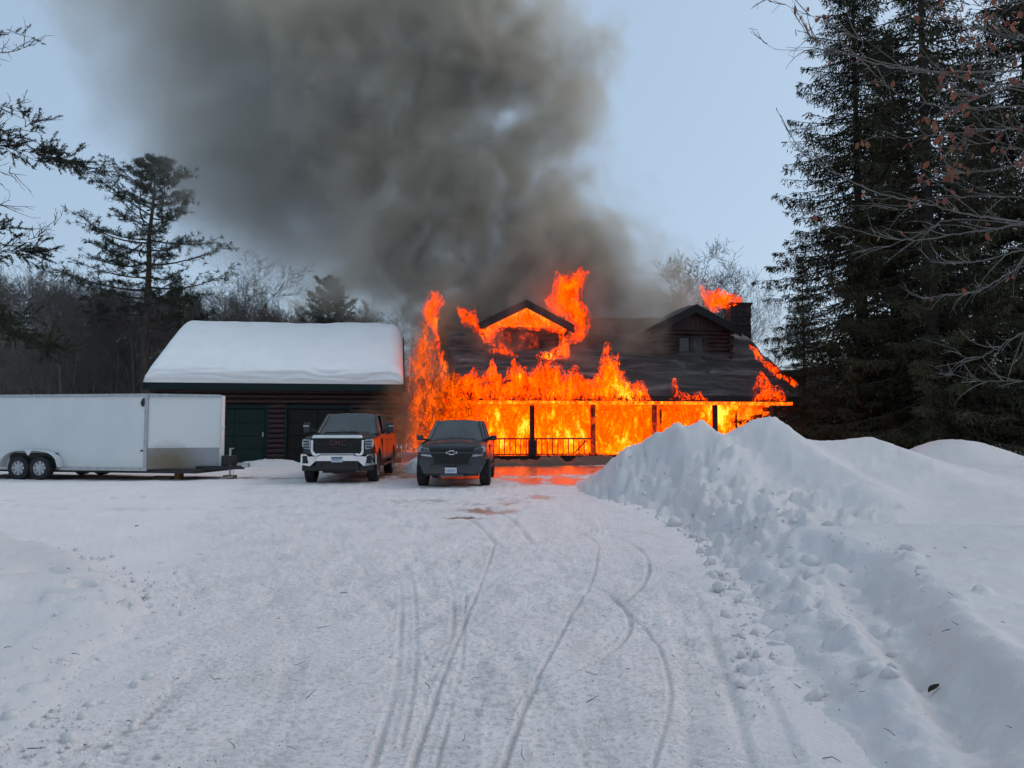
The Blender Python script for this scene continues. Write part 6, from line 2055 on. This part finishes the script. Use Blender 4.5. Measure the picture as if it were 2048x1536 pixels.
bough([(-160, 80), (-60, 66), (0, 62), (22, 58)], 8.3, 4, [(0.9, 1.0, .5)], 16, .006)
bough([(-170, 200), (-60, 210), (0, 215), (40, 206), (60, 218)], 8.1, 5, [(0, 0, 0)], 26, .006)
bough([(-180, 480), (-70, 466), (0, 456), (42, 449)], 7.9, 6, [(0.6, 1.0, .9)], 46, .010, .13)
bough([(-180, 520), (-70, 512), (0, 505), (50, 500), (92, 498)], 8.0, 7, [(0.5, 1.0, .85)], 60, .010, .12)
bough([(-170, 500), (-50, 490), (20, 492), (70, 476), (128, 440)], 8.4, 8, [(0, 0, 0)], 60, .007, .1, .2)
bough([(-200, 590), (-70, 620), (0, 645), (60, 672), (105, 690), (150, 702)], 7.6, 9, [(0.35, 0.95, .85)], 110, .012, .14)
bough([(-200, 600), (-80, 612), (-10, 622), (30, 640)], 7.7, 10, [(0.4, 1.0, .9)], 60, .010, .14)
bough([(-160, 330), (-60, 335), (0, 340), (30, 352), (48, 362)], 8.1, 11, [(0, 0, 0)], 26, .006, .1, -.3)
bough([(-160, 420), (-60, 415), (0, 408), (20, 412)], 8.1, 12, [(0, 0, 0)], 18, .006)

# ---- beech boughs at the other edge
BXP = Vector((9.6, 9.8, 0.0))
beech = thing('beech_tree', 'beech with long bare twigs and a few russet leaves before the spruces', 'tree', BXP)
MB().tube([(0, 0, -0.2), (0.05, 0, 3), (-0.03, 0.05, 6), (0, 0, 9)], [0.20, 0.17, 0.12, 0.05], 12).build('trunk', M_TWIG, beech, smooth=True)
_lrng = np.random.default_rng(88)
LEAF_ME = []
for k in range(4):
    n = 5
    V, F = [], []
    cup = 0.25 + 0.2 * k
    for j in range(n + 1):
        t = j / n
        w = 0.030 * math.sin(math.pi * min(1, t * 0.94 + .04)) ** .8
        zc = -0.10 * t
        cv = 0.02 * math.sin(t * 3 * cup)
        V += [(-w, cv + 0.012 * cup, zc), (0, cv, zc), (w, cv + 0.012 * cup, zc)]
    for j in range(n):
        a = 3 * j
        F += [(a, a + 1, a + 4, a + 3), (a + 1, a + 2, a + 5, a + 4)]
    m_ = npmesh('leaf', V, F, True); m_.materials.append(M_LEAF)
    LEAF_ME.append(m_)
def twig_bough(pp, Y, seed, r=0.016, twigs=14, leaves=0):
    rng = np.random.default_rng(seed)
    L3 = [at(x, y, Y + (x - 1700) * 0.0012 * (1 if seed % 2 else -1)) - BXP for x, y in pp]
    start = L3[0] + (Vector((0, 0, L3[0].z - 0.4)) - L3[0]) * 1.0
    P = np.array([tuple(start)] + [tuple(p) for p in L3])
    L2 = smooth_line3(P, 70)
    n = len(L2)
    t = np.linspace(0, 1, n)
    C = L2 + 0.006 * rng.normal(size=L2.shape) * (t > .2)[:, None]
    S0, S1, Ra, Rb = [C[:-1]], [C[1:]], [r * (1.0 - .85 * t[:-1])], [r * (1.0 - .85 * t[1:])]
    tang = unit(np.gradient(C, axis=0))
    ends = []
    for k in range(twigs):
        s = rng.uniform(.25, .98)
        i = int(s * (n - 1))
        d = unit(tang[i] + np.array([0.0, rng.normal(0, .35), rng.normal(0.08, .42)]))
        L = rng.uniform(.15, .75) * (1.15 - s * .6)
        q = C[i]
        m = 6
        bend = rng.normal(0, .12)
        for j in range(m):
            d = unit(d + np.array([0, 0, bend]) + rng.normal(0, .05, 3))
            q2 = q + d * L / m
            S0.append(q[None]); S1.append(q2[None]); Ra.append(np.array([.0052 * (1 - j / m) + .002])); Rb.append(np.array([.0052 * (1 - (j + 1) / m) + .002]))
            if rng.random() < .45:
                e = q2 + unit(d + rng.normal(0, .55, 3)) * rng.uniform(.04, .16)
                S0.append(q2[None]); S1.append(e[None]); Ra.append(np.array([.0028])); Rb.append(np.array([.0018]))
                ends.append(e)
            q = q2
        ends.append(q)
    g = mobj('bough', npmesh('bough', *seg_mesh(np.concatenate(S0), np.concatenate(S1), np.concatenate(Ra), np.concatenate(Rb), 5), True), M_TWIG, beech)
    for k in range(leaves):
        e = ends[int(rng.integers(len(ends)))] if ends else C[-1]
        o = bpy.data.objects.new('leaf', LEAF_ME[int(rng.integers(4))])
        link(o, g)
        o.location = Vector(e) + Vector(rng.normal(0, .015, 3))
        o.rotation_euler = (rng.normal(0, .5), rng.normal(0, .5), rng.uniform(0, 6.28))
        s = rng.uniform(.6, 1.15)
        o.scale = (s, s, s)
def smooth_line3(P, n):
    out = []
    Q = [2 * P[0] - P[1]] + list(P) + [2 * P[-1] - P[-2]]
    per = max(2, n // (len(P) - 1))
    for i in range(1, len(Q) - 2):
        for k in range(per):
            t = k / per
            p0, p1, p2, p3 = Q[i - 1], Q[i], Q[i + 1], Q[i + 2]
            out.append(0.5 * ((2 * p1) + (-p0 + p2) * t + (2 * p0 - 5 * p1 + 4 * p2 - p3) * t * t + (-p0 + 3 * p1 - 3 * p2 + p3) * t ** 3))
    out.append(Q[-2])
    return np.array(out)
for i, (pp, Y, r, tw, lv) in enumerate([
    ([(2120, 436), (2048, 447), (1929, 466), (1810, 481), (1710, 459), (1647, 431)], 9.0, .016, 16, 4),
    ([(2120, 446), (2048, 444), (1947, 431), (1860, 409), (1772, 391), (1697, 359), (1647, 331), (1585, 275), (1554, 219)], 9.2, .018, 18, 5),
    ([(2120, 210), (2048, 212), (1960, 216), (1866, 209), (1797, 187), (1754, 153), (1729, 125)], 9.4, .014, 16, 16),
    ([(2120, 142), (2048, 141), (1897, 144), (1797, 137), (1735, 122), (1666, 97), (1616, 69), (1585, 12)], 9.1, .016, 18, 14),
    ([(1900, 150), (1760, 128), (1680, 104), (1616, 100), (1547, 97), (1500, 59)], 9.1, .008, 8, 0),
    ([(1800, 132), (1720, 80), (1640, 40), (1570, 10), (1510, -4)], 9.0, .008, 8, 0),
    ([(2120, 492), (2048, 500), (1972, 519), (1897, 525), (1835, 512)], 9.0, .012, 12, 2),
    ([(2110, 500), (2022, 544), (1960, 581), (1891, 590), (1835, 594), (1797, 569)], 9.3, .013, 14, 2),
    ([(2120, 620), (2048, 662), (1997, 694), (1947, 719), (1897, 694), (1835, 675)], 9.1, .010, 12, 0),
    ([(2120, 765), (2048, 762), (1979, 762), (1929, 756), (1860, 731)], 9.2, .009, 10, 0),
    ([(2120, 250), (2048, 255), (1950, 262), (1872, 270), (1790, 276), (1720, 268)], 9.5, .012, 14, 18),
    ([(2120, 60), (2048, 76), (1980, 66), (1900, 40), (1850, 10)], 9.2, .010, 14, 26),
    ([(2120, 180), (2048, 170), (1990, 182), (1930, 200), (1880, 210)], 8.9, .009, 14, 30),
    ([(2120, 320), (2048, 330), (1980, 340), (1920, 346), (1870, 352)], 9.3, .010, 14, 24),
    ([(2120, 390), (2048, 395), (1960, 392), (1880, 398), (1800, 420), (1740, 410)], 9.5, .010, 14, 8),
    ([(2120, 290), (2048, 300), (2000, 285), (1940, 290), (1890, 300)], 8.8, .008, 12, 22),
    ([(2120, 10), (2048, 5), (1960, 12), (1880, -10)], 8.9, .009, 10, 12),
    ([(1960, 440), (1840, 470), (1740, 500), (1680, 470), (1600, 440)], 9.1, .008, 10, 0),
    ([(2120, 110), (2048, 105), (1990, 120), (1950, 95), (1920, 60)], 9.0, .009, 14, 26)]):
    twig_bough(pp, Y, 700 + i, r, tw, lv)

# ------------------------------------------------------------------ litter on the snow
M_DEBRIS = pbr('dead_twig', (0.045, 0.032, 0.025), 0.85, var=0.4, nscale=8, world_co=True)
def ground_z(x, y):
    z = 0.0
    if x > 0.3:
        z = max(z, float(bank_right(np.array([x]), np.array([y]))[0]))
    if x < -1.5:
        z = max(z, float(bank_left(np.array([x]), np.array([y]))[0]))
    return z
rng = np.random.default_rng(99)
P0, P1, R0, R1 = [], [], [], []
for px, py in [(95, 1132), (140, 1138), (7, 1140), (305, 1252), (310, 1228), (143, 1310), (8, 1298), (358, 1358), (305, 1352), (118, 1440), (262, 1446), (168, 1492), (55, 1500), (556, 1120), (262, 1075), (1700, 1372), (1718, 1386), (1640, 1190),
               (1398, 1330), (1530, 1332), (1492, 1280), (1900, 1262), (1733, 1140), (1933, 1098), (1868, 1098), (2035, 1462), (2050, 1480), (1645, 1520), (1790, 1475), (1575, 1235), (850, 1368), (830, 1265), (440, 1360), (470, 1500), (1010, 1440), (1440, 1395)] + \
              [(float(rng.uniform(0, 2048)), float(rng.uniform(1080, 1536))) for _ in range(30)]:
    g = gnd(px, py, 0.0)
    for _ in range(3):
        g = gnd(px, py, ground_z(g.x, g.y))
    L = float(rng.uniform(.03, .10))
    a = float(rng.uniform(0, 6.28))
    d = np.array([math.cos(a), math.sin(a), rng.uniform(-.05, .25)])
    b = np.array([g.x, g.y, g.z + 0.008])
    m = b + d * L * .5 + np.array([0, 0, .004])
    e = m + unit(d + rng.normal(0, .25, 3)) * L * .5
    rr = float(rng.uniform(.0012, .003))
    P0 += [b, m]; P1 += [m, e]; R0 += [rr, rr * .9]; R1 += [rr * .9, rr * .5]
tag(mobj('twig_litter', npmesh('twig_litter', *seg_mesh(P0, P1, R0, R1, 4)), M_DEBRIS), 'fine dead twigs scattered over the snow', None, None, 'stuff')
# crumbs of bark and grit
n = 420
X = rng.uniform(-5, 4.5, n); Yv = 1 / rng.uniform(1 / 16, 1 / 3.0, n)
X = X * Yv / 8
P0 = []
V, F = [], []
for x, y in zip(X, Yv):
    z = ground_z(x, y) + 0.003
    s = float(rng.uniform(.003, .009)) * 0.7
    k = len(V)
    V += [(x - s, y - s * .6, z), (x + s * .9, y - s * .4, z), (x + s * .2, y + s, z), (x, y, z + s * .9)]
    F += [(k, k + 1, k + 3), (k + 1, k + 2, k + 3), (k + 2, k, k + 3)]
tag(mobj('bark_crumbs', npmesh('bark_crumbs', V, F), M_DEBRIS), 'dark crumbs of bark and grit strewn on the snow', None, None, 'stuff')
def dead_leaf(label, px, py, s, rot):
    g = gnd(px, py, 0)
    for _ in range(4): g = gnd(px, py, ground_z(g.x, g.y))
    o = mobj('dead_leaf', LEAF_ME[2].copy())
    o.data.materials[0] = M_DEBRIS
    o.location = (g.x, g.y, g.z + 0.05 * s)
    o.rotation_euler = rot
    o.scale = (s, s, s)
    tag(o, label, 'leaf')
dead_leaf('dark curled leaf caught in the wall of the sled trough', 1880, 1384, .8, (0.5, 0.4, 0.3))
dead_leaf('dark dead leaf lying alone on the drive before the trailer', 278, 1058, .9, (1.2, 0.3, 1.0))
# pine cone on the bank
g = gnd(1751, 1004, .45)
for _ in range(4): g = gnd(1751, 1006, ground_z(g.x, g.y))
pc = MB()
for k in range(9):
    for j in range(6):
        a = j * 1.047 + k * .5
        r = .030 * math.sin((k + 1) / 10.5 * math.pi) + .006
        z = .012 * k
        pc.add([(0, 0, z), (r * math.cos(a - .45), r * math.sin(a - .45), z + .004), (r * 1.25 * math.cos(a), r * 1.25 * math.sin(a), z + .012), (r * math.cos(a + .45), r * math.sin(a + .45), z + .004)], [(0, 1, 2), (0, 2, 3)])
po = pc.build('pine_cone', M_DEBRIS)
po.location = (g.x, g.y, g.z - .005)
tag(po, 'small dark cone standing on the bank beside the snow knob', 'cone')
